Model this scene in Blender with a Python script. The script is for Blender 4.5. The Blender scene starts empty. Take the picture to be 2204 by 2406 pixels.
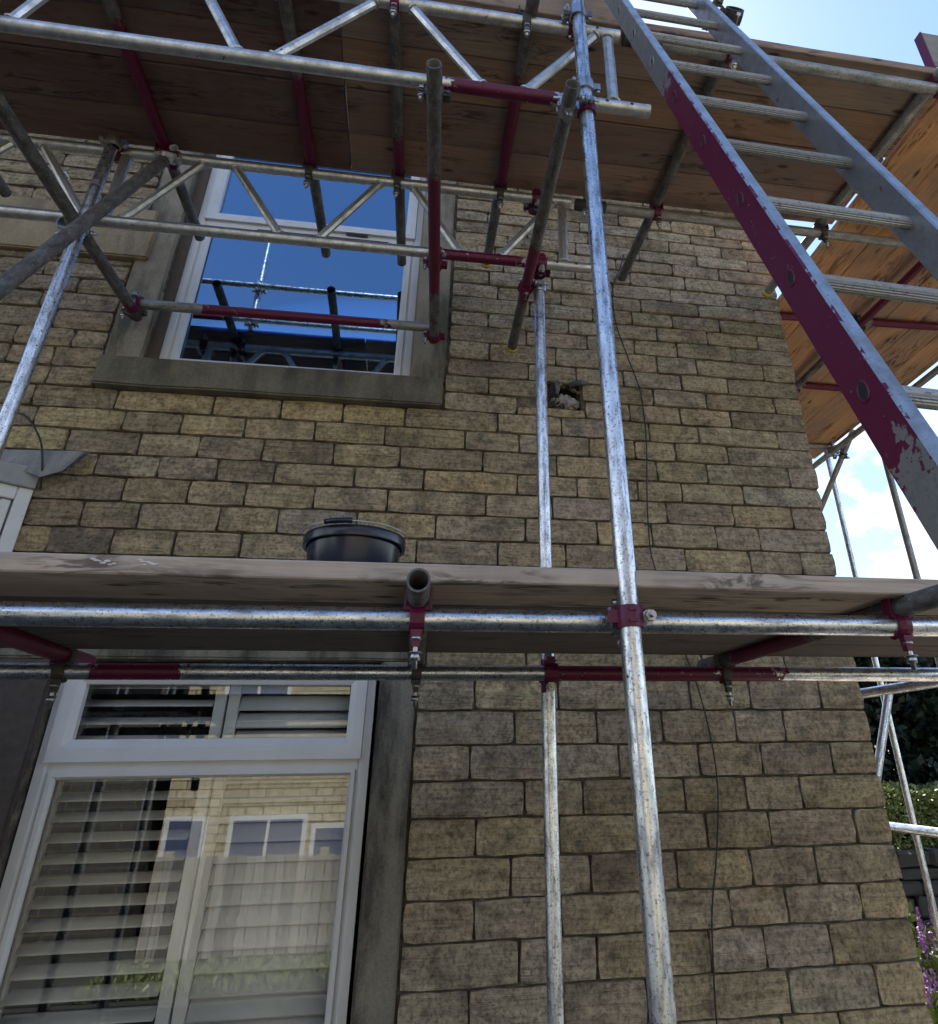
import bpy, bmesh, math, random
from mathutils import Vector, Matrix, noise

random.seed(7)
scene = bpy.context.scene
COL = scene.collection
EYE = 1.6                      # lens height above the ground; z values below are written relative to it

def V(x, y, z): return Vector((x, y, z + EYE))

# ------------------------------------------------------------------ camera
yaw, pitch, roll, FPX = .1825, .50055, -.0193, 1687.0
c, s, cp, sp = math.cos(yaw), math.sin(yaw), math.cos(pitch), math.sin(pitch)
fwd = Vector((s*cp, c*cp, sp)); rt = Vector((c, -s, 0)); up = rt.cross(fwd)
r_ = rt*math.cos(roll) + up*math.sin(roll); u_ = -rt*math.sin(roll) + up*math.cos(roll)
cam = bpy.data.cameras.new('camera'); camo = bpy.data.objects.new('camera', cam); COL.objects.link(camo)
M = Matrix((r_, u_, -fwd)).transposed().to_4x4(); M.translation = (0, 0, EYE)
camo.matrix_world = M
cam.sensor_fit = 'HORIZONTAL'; cam.sensor_width = 36; cam.lens = FPX/2204*36
cam.shift_x = (1102 - 1277.2)/2204; cam.shift_y = -(1203 - 923.6)/2204
cam.clip_start = .05; cam.clip_end = 2000
scene.camera = camo

# ------------------------------------------------------------------ light, sky, exposure
SUN_EL, SUN_AZ = math.radians(54), math.radians(16)      # azimuth from +Y (behind the house) towards +X
world = bpy.data.worlds.new('World'); scene.world = world; world.use_nodes = True
wn, wl = world.node_tree.nodes, world.node_tree.links
wn.clear()
wo = wn.new('ShaderNodeOutputWorld'); bg = wn.new('ShaderNodeBackground'); sky = wn.new('ShaderNodeTexSky')
sky.sky_type = 'NISHITA'; sky.sun_disc = False; sky.sun_elevation = SUN_EL; sky.sun_rotation = SUN_AZ
sky.air_density = .9; sky.dust_density = .18; sky.ozone_density = 3.6
geo = wn.new('ShaderNodeTexCoord')
mp = wn.new('ShaderNodeMapping'); mp.inputs['Scale'].default_value = (1, 1, 1.9)
n1 = wn.new('ShaderNodeTexNoise'); n1.inputs['Scale'].default_value = 5.2; n1.inputs['Detail'].default_value = 6; n1.inputs['Roughness'].default_value = .56
rp = wn.new('ShaderNodeValToRGB'); rp.color_ramp.elements[0].position = .455; rp.color_ramp.elements[1].position = .515
sep = wn.new('ShaderNodeSeparateXYZ')
mr = wn.new('ShaderNodeMapRange'); mr.inputs[1].default_value = .24; mr.inputs[2].default_value = .50; mr.inputs[3].default_value = 1; mr.inputs[4].default_value = 0
mu = wn.new('ShaderNodeMath'); mu.operation = 'MULTIPLY'
mx = wn.new('ShaderNodeMixRGB'); mx.inputs[2].default_value = (5.0, 5.02, 5.1, 1)
wl.new(geo.outputs['Generated'], mp.inputs[0]); wl.new(mp.outputs[0], n1.inputs[0]); wl.new(n1.outputs[0], rp.inputs[0])
wl.new(geo.outputs['Generated'], sep.inputs[0]); wl.new(sep.outputs[2], mr.inputs[0])
wl.new(rp.outputs[0], mu.inputs[0]); wl.new(mr.outputs[0], mu.inputs[1]); wl.new(mu.outputs[0], mx.inputs[0])
wl.new(sky.outputs[0], mx.inputs[1]); wl.new(mx.outputs[0], bg.inputs[0]); wl.new(bg.outputs[0], wo.inputs[0])
bg.inputs[1].default_value = .12
world.cycles.sampling_method = 'MANUAL'; world.cycles.sample_map_resolution = 512
scene.cycles.adaptive_threshold = .02; scene.cycles.max_bounces = 7; scene.cycles.diffuse_bounces = 3; scene.cycles.glossy_bounces = 4; scene.cycles.transmission_bounces = 4; scene.cycles.transparent_max_bounces = 10
sun = bpy.data.lights.new('sun', 'SUN'); sun.energy = 4.0; sun.angle = math.radians(.5); sun.color = (1, .95, .86)
suno = bpy.data.objects.new('sun', sun); COL.objects.link(suno)
sd = Vector((math.sin(SUN_AZ)*math.cos(SUN_EL), math.cos(SUN_AZ)*math.cos(SUN_EL), math.sin(SUN_EL)))
suno.rotation_euler = sd.to_track_quat('Z', 'Y').to_euler(); suno.location = (0, 0, 30)
vs = scene.view_settings; vs.view_transform = 'Standard'; vs.look = 'None'; vs.gamma = 1; vs.exposure = 1.44
vs.use_curve_mapping = False

# ------------------------------------------------------------------ material helpers
MATS = {}
class NB:
    def __init__(self, name):
        self.m = bpy.data.materials.new(name); self.m.use_nodes = True
        self.t = self.m.node_tree; self.t.nodes.clear()
        self.out = self.t.nodes.new('ShaderNodeOutputMaterial'); self.b = self.n('ShaderNodeBsdfPrincipled')
        self.l(self.b.outputs[0], self.out.inputs[0]); MATS[name] = self.m
    def n(self, t, **k):
        o = self.t.nodes.new(t)
        for a, b in k.items(): setattr(o, a, b)
        return o
    def l(self, a, b): self.t.links.new(a, b)
    def set(self, node, i, v):
        if hasattr(v, 'is_output'): self.l(v, node.inputs[i])
        else: node.inputs[i].default_value = v
    def math(self, op, a, b=0.0, clamp=False):
        o = self.n('ShaderNodeMath', operation=op, use_clamp=clamp); self.set(o, 0, a); self.set(o, 1, b); return o.outputs[0]
    def mix(self, f, a, b, mode='MIX'):
        o = self.n('ShaderNodeMixRGB', blend_type=mode); self.set(o, 0, f); self.set(o, 1, a); self.set(o, 2, b); return o.outputs[0]
    def ramp(self, f, stops):
        o = self.n('ShaderNodeValToRGB'); e = o.color_ramp.elements
        while len(e) < len(stops): e.new(.5)
        for i, (p, col) in enumerate(stops):
            e[i].position = p; e[i].color = (col, col, col, 1) if isinstance(col, (int, float)) else (*col, 1)
        self.l(f, o.inputs[0]); return o.outputs[0]
    def coords(self, scale=(1, 1, 1), rand=True, src='Object'):
        tc = self.n('ShaderNodeTexCoord'); v = tc.outputs[src]
        mp = self.n('ShaderNodeMapping'); mp.inputs['Scale'].default_value = scale; self.l(v, mp.inputs[0])
        if rand:
            oi = self.n('ShaderNodeObjectInfo'); mm = self.math('MULTIPLY', oi.outputs['Random'], 61.7)
            cb = self.n('ShaderNodeCombineXYZ'); self.l(mm, cb.inputs[0]); self.l(mm, cb.inputs[1]); self.l(mm, cb.inputs[2])
            self.l(cb.outputs[0], mp.inputs['Location'])
        return mp.outputs[0]
    def noise(self, vec, scale, detail=4, rough=.55, dist=0):
        o = self.n('ShaderNodeTexNoise'); o.inputs['Scale'].default_value = scale; o.inputs['Detail'].default_value = detail
        o.inputs['Roughness'].default_value = rough; o.inputs['Distortion'].default_value = dist
        self.l(vec, o.inputs['Vector']); return o.outputs[0]
    def bump(self, h, strength=.4, dist=.01, prev=None):
        o = self.n('ShaderNodeBump'); o.inputs['Strength'].default_value = strength; o.inputs['Distance'].default_value = dist
        self.l(h, o.inputs['Height'])
        if prev: self.l(prev, o.inputs['Normal'])
        return o.outputs[0]
    def attr(self, name): return self.n('ShaderNodeAttribute', attribute_name=name)
    def objcol(self): return self.n('ShaderNodeObjectInfo').outputs['Color']
    def col(self, v): self.set(self.b, 'Base Color', (*v, 1) if isinstance(v, tuple) else v); return self
    def rough(self, v): self.set(self.b, 'Roughness', v); return self
    def metal(self, v): self.set(self.b, 'Metallic', v); return self
    def nrm(self, v): self.l(v, self.b.inputs['Normal']); return self

def lin(r, g, b):
    f = lambda v: (v/255/12.92 if v <= 10 else ((v/255+.055)/1.055)**2.4)
    return (f(r), f(g), f(b))

MAROON = (.108, .0013, .031)

def m_stone():
    k = NB('gritstone')
    v = k.coords(); bed = k.coords((2.2, 2.2, 30))
    n1 = k.noise(v, 6, 4, .62); n2 = k.noise(bed, 1.7, 4, .62, .7); n3 = k.noise(v, 62, 3, .7); n4 = k.noise(v, 20, 5, .66)
    f = k.math('ADD', k.math('MULTIPLY', n1, .38), k.math('MULTIPLY', n2, .62))
    shade = k.ramp(f, [(.32, .56), (.45, .87), (.57, 1.06), (.72, 1.34)])
    cc = k.mix(1, k.objcol(), shade, 'MULTIPLY')
    stain = k.ramp(k.noise(v, 3.6, 4, .68, .5), [(.50, 0), (.66, 1)])
    cc = k.mix(k.math('MULTIPLY', stain, .55), cc, (.078, .065, .046, 1))
    cc = k.mix(k.math('MULTIPLY', k.ramp(n1, [(.60, 0), (.72, 1)]), .25), cc, (.28, .19, .09, 1))
    cc = k.mix(1, cc, k.ramp(n3, [(.36, .55), (.50, 1), (.68, 1.25)]), 'MULTIPLY')
    cc = k.mix(1, cc, k.ramp(n4, [(.34, .62), (.50, 1), (.68, 1.18)]), 'MULTIPLY')
    e = k.attr('edge').outputs['Fac']
    em = k.ramp(k.math('ADD', k.math('MULTIPLY', e, .60), k.math('MULTIPLY', k.math('ADD', n4, n1), .5)), [(.84, 0), (1.02, 1)])
    cc = k.mix(k.math('MULTIPLY', em, .6), cc, (.50, .43, .31, 1))
    k.col(cc).rough(.92)
    h = k.math('ADD', k.math('MULTIPLY', n4, .8), k.math('ADD', k.math('MULTIPLY', n2, 1.0), k.math('MULTIPLY', n3, .22)))
    k.nrm(k.bump(h, 1.0, .015))
def m_mortar():
    k = NB('lime_mortar'); v = k.coords(rand=False)
    n = k.noise(v, 14, 6, .7)
    k.col(k.ramp(n, [(.36, (.055, .045, .035)), (.55, (.13, .106, .082)), (.72, (.33, .28, .21))])).rough(.95)
    k.nrm(k.bump(k.noise(v, 60, 5, .7), .8, .01))
def m_ashlar(name, ca, cb, cs, amt):
    k = NB(name); v = k.coords(rand=True)
    n = k.noise(v, 6, 6, .6); fine = k.noise(v, 120, 4, .75)
    cc = k.mix(k.ramp(n, [(.35, 0), (.68, 1)]), (*ca, 1), (*cb, 1))
    st = k.ramp(k.noise(k.coords((5, 5, 1.2)), 1.5, 6, .65), [(.45, 0), (.62, 1)])
    cc = k.mix(k.math('MULTIPLY', st, amt), cc, (*cs, 1))
    lich = k.ramp(fine, [(.60, 0), (.72, 1)]); cc = k.mix(k.math('MULTIPLY', lich, .45), cc, (.30, .28, .21, 1))
    cc = k.mix(1, cc, k.ramp(fine, [(.3, .7), (.55, 1)]), 'MULTIPLY')
    k.col(cc).rough(.92); k.nrm(k.bump(fine, .45, .004, k.bump(n, .4, .01)))
def tube_paint(k, cc, ro, me):
    p = k.attr('paint').outputs['Fac']; v = k.coords()
    nz = k.noise(v, 34, 5, .65); chip = k.noise(v, 110, 3, .6)
    t = k.math('ADD', p, k.math('MULTIPLY', k.math('SUBTRACT', nz, .5), 2.6))
    m = k.ramp(t, [(.48, 0), (.53, 1)])
    ch = k.ramp(k.math('ADD', k.math('MULTIPLY', chip, .6), k.math('MULTIPLY', nz, .4)), [(.34, 0), (.38, 1)]); m = k.math('MULTIPLY', m, ch)
    pc = k.mix(nz, (MAROON[0]*.75, MAROON[1], MAROON[2]*.8, 1), (MAROON[0]*1.25, MAROON[1]*1.4, MAROON[2]*1.2, 1))
    return k.mix(m, cc, pc), k.mix(m, ro, (.42, .42, .42, 1)), k.mix(m, me, (0, 0, 0, 1))
def m_galv():
    k = NB('galvanised_steel'); uv = k.coords((26, 5, 1), True, 'UV'); v = k.coords()
    st = k.noise(uv, 2.2, 5, .65); sp = k.noise(v, 150, 3, .6); big = k.noise(v, 5, 4)
    cc = k.ramp(st, [(.34, (.26, .275, .30)), (.46, (.58, .60, .63)), (.62, (.80, .82, .84))])
    cc = k.mix(k.ramp(sp, [(.36, .75), (.44, 0)]), cc, (.13, .135, .15, 1))
    cc = k.mix(k.math('MULTIPLY', k.ramp(big, [(.56, 0), (.72, 1)]), .35), cc, (.30, .26, .22, 1))
    ro = k.ramp(k.noise(v, 40, 2), [(.3, .22), (.7, .40)]); me = k.ramp(st, [(.3, .8), (.5, .97)])
    a, b, d = tube_paint(k, cc, ro, me); k.col(a).rough(b).metal(d)
def m_oldsteel():
    k = NB('weathered_steel'); uv = k.coords((14, 6, 1), True, 'UV'); v = k.coords()
    n = k.noise(uv, 2.5, 6, .7); sp = k.noise(v, 95, 4, .7); big = k.noise(v, 7, 5, .6)
    cc = k.ramp(n, [(.32, (.05, .046, .044)), (.5, (.125, .118, .112)), (.66, (.22, .21, .20))])
    cc = k.mix(k.ramp(sp, [(.60, 0), (.68, .8)]), cc, (.42, .39, .36, 1))
    cc = k.mix(k.math('MULTIPLY', k.ramp(big, [(.55, 0), (.7, 1)]), .55), cc, (.13, .075, .05, 1))
    ro = k.ramp(n, [(.3, .75), (.7, .5)]); me = k.ramp(n, [(.3, .15), (.7, .55)])
    a, b, d = tube_paint(k, cc, ro, me); k.col(a).rough(b).metal(d); k.nrm(k.bump(sp, .3, .0015))
def m_greysteel():
    k = NB('dull_grey_steel'); uv = k.coords((14, 5, 1), True, 'UV'); v = k.coords()
    n = k.noise(uv, 2.2, 6, .7); sp = k.noise(v, 120, 4, .7)
    cc = k.ramp(n, [(.32, (.16, .16, .155)), (.5, (.30, .30, .29)), (.68, (.44, .44, .42))])
    cc = k.mix(k.ramp(sp, [(.36, .7), (.45, 0)]), cc, (.10, .095, .09, 1))
    ro = k.ramp(n, [(.3, .62), (.7, .42)]); me = k.ramp(n, [(.3, .4), (.7, .7)])
    a, b, d = tube_paint(k, cc, ro, me); k.col(a).rough(b).metal(d); k.nrm(k.bump(sp, .25, .001))
def m_alu(name='aluminium', f=1.0):
    k = NB(name); v = k.coords(); n = k.noise(v, 22, 5, .65); sp = k.noise(v, 170, 3)
    cc = k.ramp(n, [(.33, (.42*f, .42*f, .41*f)), (.5, (.60*f, .60*f, .59*f)), (.66, (.72*f, .72*f, .71*f))])
    cc = k.mix(k.ramp(sp, [(.33, .6), (.42, 0)]), cc, (.24, .24, .24, 1))
    ro = k.ramp(n, [(.3, .5), (.7, .34)]); me = k.ramp(n, [(.3, .85), (.6, .95)])
    a, b, d = tube_paint(k, cc, ro, me); k.col(a).rough(b).metal(d); k.nrm(k.bump(sp, .15, .001))
def m_wood():
    k = NB('scaffold_timber'); v = k.coords(); g = k.coords((2.2, 46, 46))
    n = k.noise(g, 1.4, 5, .62, .7); wide = k.noise(v, 3.4, 4, .6)
    cc = k.mix(1, k.objcol(), k.ramp(n, [(.30, .66), (.45, .92), (.60, 1.06), (.75, 1.22)]), 'MULTIPLY')
    gr = k.ramp(wide, [(.44, 0), (.64, 1)]); cc = k.mix(k.math('MULTIPLY', gr, .42), cc, (.17, .150, .130, 1))
    msk = k.ramp(k.noise(k.coords((1.6, 5, 5)), 1.5, 3, .5), [(.49, 0), (.62, 1)])
    vein = k.noise(k.coords((5.5, 26, 26)), 1.15, 5, .62, 1.4)
    stn = k.ramp(vein, [(.50, 0), (.57, .8), (.66, 1)]); cc = k.mix(k.math('MULTIPLY', k.math('MULTIPLY', stn, msk), .78), cc, (.028, .014, .010, 1))
    vo = k.n('ShaderNodeTexVoronoi'); vo.inputs['Scale'].default_value = 1; k.l(k.coords((3.4, 9.0, 5)), vo.inputs['Vector'])
    cc = k.mix(k.math('MULTIPLY', k.ramp(vo.outputs['Distance'], [(.05, 1), (.13, 0)]), .9), cc, (.030, .015, .010, 1))
    k.col(cc).rough(.85); k.nrm(k.bump(n, .3, .003))
def plain(name, col, ro=.6, me=0.0, var=.18, scale=30, bump=.15):
    k = NB(name); v = k.coords(); n = k.noise(v, scale, 5, .6)
    cc = k.mix(n, tuple(x*(1-var) for x in col) + (1,), tuple(min(1, x*(1+var)) for x in col) + (1,))
    k.col(cc).rough(ro).metal(me)
    if bump: k.nrm(k.bump(n, bump, .002))
def m_glass(name, mult, tint):
    k = NB(name); t = k.t; t.nodes.remove(k.b)
    fr = k.n('ShaderNodeFresnel'); fr.inputs[0].default_value = 1.52
    f = k.math('MULTIPLY', fr.outputs[0], mult, True)
    v = k.coords(rand=False); wv = k.bump(k.noise(v, 1.6, 1, .4), .03, .02)
    a = k.n('ShaderNodeBsdfTransparent'); a.inputs[0].default_value = (.98, .99, .985, 1)
    g = k.n('ShaderNodeBsdfGlossy'); g.inputs['Roughness'].default_value = .0; g.inputs[0].default_value = (*tint, 1); k.l(wv, g.inputs['Normal'])
    m = k.n('ShaderNodeMixShader'); k.l(f, m.inputs[0]); k.l(a.outputs[0], m.inputs[1]); k.l(g.outputs[0], m.inputs[2]); k.l(m.outputs[0], k.out.inputs[0])
def m_upvc():
    k = NB('white_upvc'); v = k.coords(rand=False); n = k.noise(v, 5, 6, .65); d = k.noise(v, 60, 4, .7)
    cc = k.mix(k.ramp(n, [(.45, 0), (.75, .35)]), (.68, .675, .66, 1), (.46, .44, .40, 1))
    cc = k.mix(k.ramp(d, [(.64, 0), (.74, .35)]), cc, (.22, .20, .17, 1)); k.col(cc).rough(.32)
def m_leaf(name, ca, cb):
    k = NB(name); oi = k.n('ShaderNodeAttribute', attribute_name='tone')
    cc = k.mix(oi.outputs['Fac'], (*ca, 1), (*cb, 1)); k.col(cc).rough(.5)
    k.b.inputs['Transmission Weight'].default_value = 0
def m_lead():
    k = NB('lead_sheet'); v = k.coords(); n = k.noise(k.coords((9, 9, 2)), 2, 6, .65); f = k.noise(v, 90, 4)
    cc = k.ramp(n, [(.35, (.52, .57, .66)), (.52, (.70, .74, .80)), (.70, (.86, .88, .90))])  # pale blue stands in for the sky reflecting off the lead
    k.col(k.mix(k.ramp(f, [(.28, .5), (.42, 0)]), cc, (.25, .27, .30, 1))).rough(.5).metal(0); k.nrm(k.bump(n, .3, .006))
def m_far_stone(name, ca, cb, sc):
    k = NB(name); v = k.coords(rand=False)
    tc = k.n('ShaderNodeTexCoord'); sx = k.n('ShaderNodeSeparateXYZ'); k.l(tc.outputs['Object'], sx.inputs[0])
    cb_ = k.n('ShaderNodeCombineXYZ'); k.l(sx.outputs[0], cb_.inputs[0]); k.l(sx.outputs[2], cb_.inputs[1])
    br = k.n('ShaderNodeTexBrick'); k.l(cb_.outputs[0], br.inputs['Vector']); br.inputs['Scale'].default_value = sc
    br.inputs['Color1'].default_value = (*ca, 1); br.inputs['Color2'].default_value = (*cb, 1); br.inputs['Mortar'].default_value = (.17, .14, .09, 1)
    br.inputs['Mortar Size'].default_value = .02; br.inputs['Brick Width'].default_value = .62; br.inputs['Row Height'].default_value = .28
    n = k.noise(v, 9, 6, .7); k.col(k.mix(1, br.outputs[0], k.ramp(n, [(.3, .6), (.7, 1.25)]), 'MULTIPLY')).rough(.95)
    k.nrm(k.bump(br.outputs['Fac'], -.6, .02))
def m_ground():
    k = NB('garden_ground'); v = k.coords(rand=False)
    n = k.noise(v, 1.3, 6, .65); f = k.noise(v, 35, 5, .7)
    cc = k.mix(k.ramp(n, [(.42, 0), (.58, 1)]), (.085, .080, .072, 1), (.060, .062, .045, 1))
    k.col(k.mix(1, cc, k.ramp(f, [(.3, .6), (.7, 1.3)]), 'MULTIPLY')).rough(.95); k.nrm(k.bump(f, .6, .02))
m_stone(); m_mortar(); m_galv(); m_oldsteel(); m_greysteel(); m_alu(); m_alu('ladder_aluminium', .68); m_wood(); m_glass('window_glass', 1.6, (1, 1, 1)); m_glass('sky_tint_glass', 8.8, (.47, .71, 1.0)); m_upvc(); m_lead(); m_ground()  # upper panes: the sky's blue is put into the mirror tint
m_ashlar('sill_stone', (0.106, 0.098, 0.073), (0.188, 0.169, 0.119), (.045, .043, .036), .6)
m_ashlar('jamb_stone', (0.250, 0.213, 0.150), (0.338, 0.300, 0.219), (.045, .048, .038), .75)
m_ashlar('lower_jamb_stone', (0.188, 0.169, 0.131), (0.250, 0.225, 0.175), (.022, .02, .019), .8)
m_ashlar('band_stone', (0.325, 0.256, 0.150), (0.413, 0.325, 0.200), (.13, .105, .075), .6)
m_far_stone('yellow_stone_far', (.62, .53, .33), (.50, .41, .24), 1.9)
m_far_stone('shade_stone_far', (.085, .085, .08), (.065, .065, .06), 1.9)  # tone lowered to paint shade, so the left mirror image stays dark
plain('paint_maroon', MAROON, .45, 0, .3, 60)
plain('zinc_bolt', (.45, .46, .48), .30, .95)
plain('dark_fitting', (.075, .068, .065), .6, .4)
plain('yellow_cap', (.52, .40, .05), .55)
plain('black_plastic', (.010, .014, .032), .22, 0, .3, 8, 0)
plain('black_rubber', (.012, .012, .012), .5)
plain('steel_wire', (.55, .55, .55), .35, .8)
plain('bag_dark', (.10, .095, .095), .35); plain('bag_pale', (.62, .58, .55), .4)
plain('slate_grey', (.09, .09, .095), .7)
plain('shutter_white', (.86, .86, .85), .45, 0, .05)
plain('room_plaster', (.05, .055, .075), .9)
plain('old_timber', (.10, .075, .055), .85, 0, .4)
plain('dark_timber', (.075, .060, .050), .8, 0, .5)
plain('roof_slate', (.09, .09, .10), .7)
plain('fence_timber', (.40, .37, .31), .9, 0, .25, 12)
plain('render_grey', (.33, .33, .32), .9); plain('frame_white', (.75, .75, .74), .5)
plain('bounce_flags', (.46, .39, .30), .9, 0, .25, 6, .3)
plain('gasket', (.015, .016, .018), .5)
plain('shadowed_wall_stone', (.055, .05, .045), .95, 0, .5, 9, .5)  # the garden wall's shadow is put into its stone colour
plain('bark', (.06, .05, .04), .95, 0, .4); plain('petal', (.36, .17, .40), .6, 0, .3); plain('stem_green', (.10, .15, .04), .7)
m_leaf('conifer_leaf', (.006, .016, .010), (.022, .040, .020)); m_leaf('hedge_leaf', (.08, .12, .03), (.33, .36, .13)); m_leaf('grass_blade', (.10, .13, .05), (.27, .29, .14))
m_leaf('plant_leaf', (.10, .16, .03), (.30, .36, .10))

# ------------------------------------------------------------------ object helpers
def link(name, bm, mat, parent=None, loc=(0, 0, 0), smooth=False):
    me = bpy.data.meshes.new(name)
    if isinstance(bm, bmesh.types.BMesh):
        bm.normal_update(); bm.to_mesh(me); bm.free()
    else: me = bm
    mats = mat if isinstance(mat, (list, tuple)) else [mat]
    if not me.materials:
        for q in mats: me.materials.append(MATS[q])
    if smooth:
        for p in me.polygons: p.use_smooth = True
    o = bpy.data.objects.new(name, me); COL.objects.link(o); o.location = loc
    if parent: o.parent = parent
    return o
def empty(name, loc, label, cat, group=None):
    o = bpy.data.objects.new(name, None); COL.objects.link(o); o.location = loc; o.empty_display_size = .1
    return tag(o, label, cat, group)
def tag(o, label, cat, group=None):
    o['label'] = label; o['category'] = cat
    if group: o['group'] = group
    return o
def box(bm, x0, x1, y0, y1, z0, z1, mi=0):
    vs = [bm.verts.new(p) for p in ((x0,y0,z0),(x1,y0,z0),(x1,y1,z0),(x0,y1,z0),(x0,y0,z1),(x1,y0,z1),(x1,y1,z1),(x0,y1,z1))]
    for f in ((0,3,2,1),(4,5,6,7),(0,1,5,4),(1,2,6,5),(2,3,7,6),(3,0,4,7)):
        bm.faces.new([vs[i] for i in f]).material_index = mi
    return vs
def boxb(x0, x1, y0, y1, z0, z1, bev=.0):
    bm = bmesh.new(); box(bm, x0, x1, y0, y1, z0, z1)
    if bev: bmesh.ops.bevel(bm, geom=list(bm.edges), offset=bev, segments=1, affect='EDGES', profile=.5)
    return bm
def frame_of(a):
    a = a.normalized(); t = Vector((0, 0, 1)) if abs(a.z) < .9 else Vector((0, 1, 0))
    x = t.cross(a).normalized(); return x, a.cross(x), a
def add_cyl(bm, p0, p1, r, n=12, r1=None, caps=True, mi=0):
    x, y, a = frame_of(p1 - p0); r1 = r if r1 is None else r1; A = []; B = []
    for i in range(n):
        t = 2*math.pi*i/n; d = x*math.cos(t) + y*math.sin(t); A.append(bm.verts.new(p0 + d*r)); B.append(bm.verts.new(p1 + d*r1))
    for i in range(n):
        j = (i+1) % n; f = bm.faces.new((A[i], A[j], B[j], B[i])); f.smooth = True; f.material_index = mi
    if caps:
        f = bm.faces.new(A[::-1]); f.material_index = mi; f = bm.faces.new(B); f.material_index = mi

TR = .0245
def tube_mesh(p0, p1, r=TR, bands=(), n=20, wall=.0042, deep=.35):
    """hollow tube, vertices relative to p0, attribute paint along painted stretches"""
    d = p1 - p0; L = d.length; x, y, a = frame_of(d)
    st = {0.0, L}
    for b0, b1 in bands: st |= {max(0, b0-.05), min(L, b0+.05), max(0, b1-.05), min(L, b1+.05)}
    k = max(1, int(L/.6))
    st |= {L*i/k for i in range(k+1)}
    st = sorted(st); st = [q for i, q in enumerate(st) if i == 0 or q - st[i-1] > 1e-4]
    def pv(q):
        v = 0
        for b0, b1 in bands:
            if q <= b0-.05 or q >= b1+.05: continue
            v = max(v, min(1, (q-(b0-.05))/.10 if b0 > .06 else 1, ((b1+.05)-q)/.10 if b1 < L-.06 else 1))
        return v
    bm = bmesh.new(); uvl = bm.loops.layers.uv.new('UVMap'); pl = bm.verts.layers.float.new('paint')
    dirs = [x*math.cos(2*math.pi*i/n) + y*math.sin(2*math.pi*i/n) for i in range(n)]
    rings = []
    for q in st:
        R = []
        for dd in dirs:
            v = bm.verts.new(a*q + dd*r); v[pl] = pv(q); R.append(v)
        rings.append(R)
    def quad(A, B, i, q0, q1, rr):
        j = (i+1) % n; f = bm.faces.new((A[i], A[j], B[j], B[i])); f.smooth = True
        for lp, (u, w) in zip(f.loops, ((i, q0), (i+1, q0), (i+1, q1), (i, q1))): lp[uvl].uv = (u/n*2*math.pi*rr, w)
    for k in range(len(st)-1):
        for i in range(n): quad(rings[k], rings[k+1], i, st[k], st[k+1], r)
    for end, q, sg in ((0, 0, 1), (-1, L, -1)):
        O = [bm.verts.new(a*q + dd*r) for dd in dirs]; I = [bm.verts.new(a*q + dd*(r-wall)) for dd in dirs]
        D = [bm.verts.new(a*(q + sg*min(deep, L*.45)) + dd*(r-wall)) for dd in dirs]
        for i in range(n):
            j = (i+1) % n
            f = bm.faces.new((O[i], I[i], I[j], O[j]) if sg > 0 else (O[i], O[j], I[j], I[i]))
            f = bm.faces.new((I[i], D[i], D[j], I[j]) if sg > 0 else (I[i], I[j], D[j], D[i])); f.smooth = True
        bm.faces.new(D[::-1] if sg < 0 else D)
    return bm
TUBES = {}
def tube(key, label, p0, p1, mat='galvanised_steel', bands=(), group=None, cap=None, name='scaffold_tube', r=TR):
    p0, p1 = Vector(p0), Vector(p1)
    o = link(name, tube_mesh(p0, p1, r, bands), mat, None, p0); tag(o, label, 'scaffold tube', group)
    TUBES[key] = (o, p0, (p1-p0).normalized())
    if cap:
        a = (p1-p0).normalized(); bm = bmesh.new(); add_cyl(bm, (p1-p0) - a*.022, (p1-p0) + a*.004, r+.0035, 20)
        link('end_cap', bm, 'yellow_cap', o)
    return o

# couplers: band A wraps a tube along local Z at the origin, band B a tube along local X (turned by ang) at y = .056
CM = {}
def coupler_mesh(ang, off):
    key = (round(ang, 1), round(off, 3))
    if key in CM: return CM[key]
    bm = bmesh.new()
    def band(M4, mi):
        n = 18; ri, ro, h = TR+.0006, TR+.0072, .0235
        prof = ((ri, -h), (ro, -h), (ro+.0016, -h*.35), (ro+.0016, h*.35), (ro, h), (ri, h)); R = []
        for i in range(n):
            t = 2*math.pi*i/n
            R.append([bm.verts.new(M4 @ Vector((q*math.cos(t), q*math.sin(t), z))) for q, z in prof])
        for i in range(n):
            for k in range(6):
                f = bm.faces.new((R[i][k], R[(i+1) % n][k], R[(i+1) % n][(k+1) % 6], R[i][(k+1) % 6])); f.material_index = mi
        for sx, w in ((1, .010), (-1, .014)):                     # flap lug and hinge
            for y0, y1 in ((-.013, -.003), (.003, .013)):
                vs = box(bm, sx*ro*.90, sx*(ro+.021), y0, y1, -w, w, 2 if sx > 0 else mi)
                for v in vs: v.co = M4 @ v.co
        add_cyl(bm, M4 @ Vector((-ro-.014, 0, -.022)), M4 @ Vector((-ro-.014, 0, .022)), .0075, 8, mi=2)
        for zz in (-.012, .012):
            vs = box(bm, -.010, .010, -ro-.0045, -ro+.002, zz-.003, zz+.003, mi)
            for v in vs: v.co = M4 @ v.co
    band(Matrix.Identity(4), 0)
    B = Matrix.Translation((0, off, 0)) @ Matrix.Rotation(ang, 4, 'Y') @ Matrix.Rotation(math.pi/2, 4, 'Y')
    band(B, 1)
    vs = box(bm, -.017, .017, TR*.8, off-TR*.8, -.017, .017, 0)
    me = bpy.data.meshes.new('coupler'); bm.normal_update(); bm.to_mesh(me); bm.free(); CM[key] = me
    return me
BOLT = None
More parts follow.
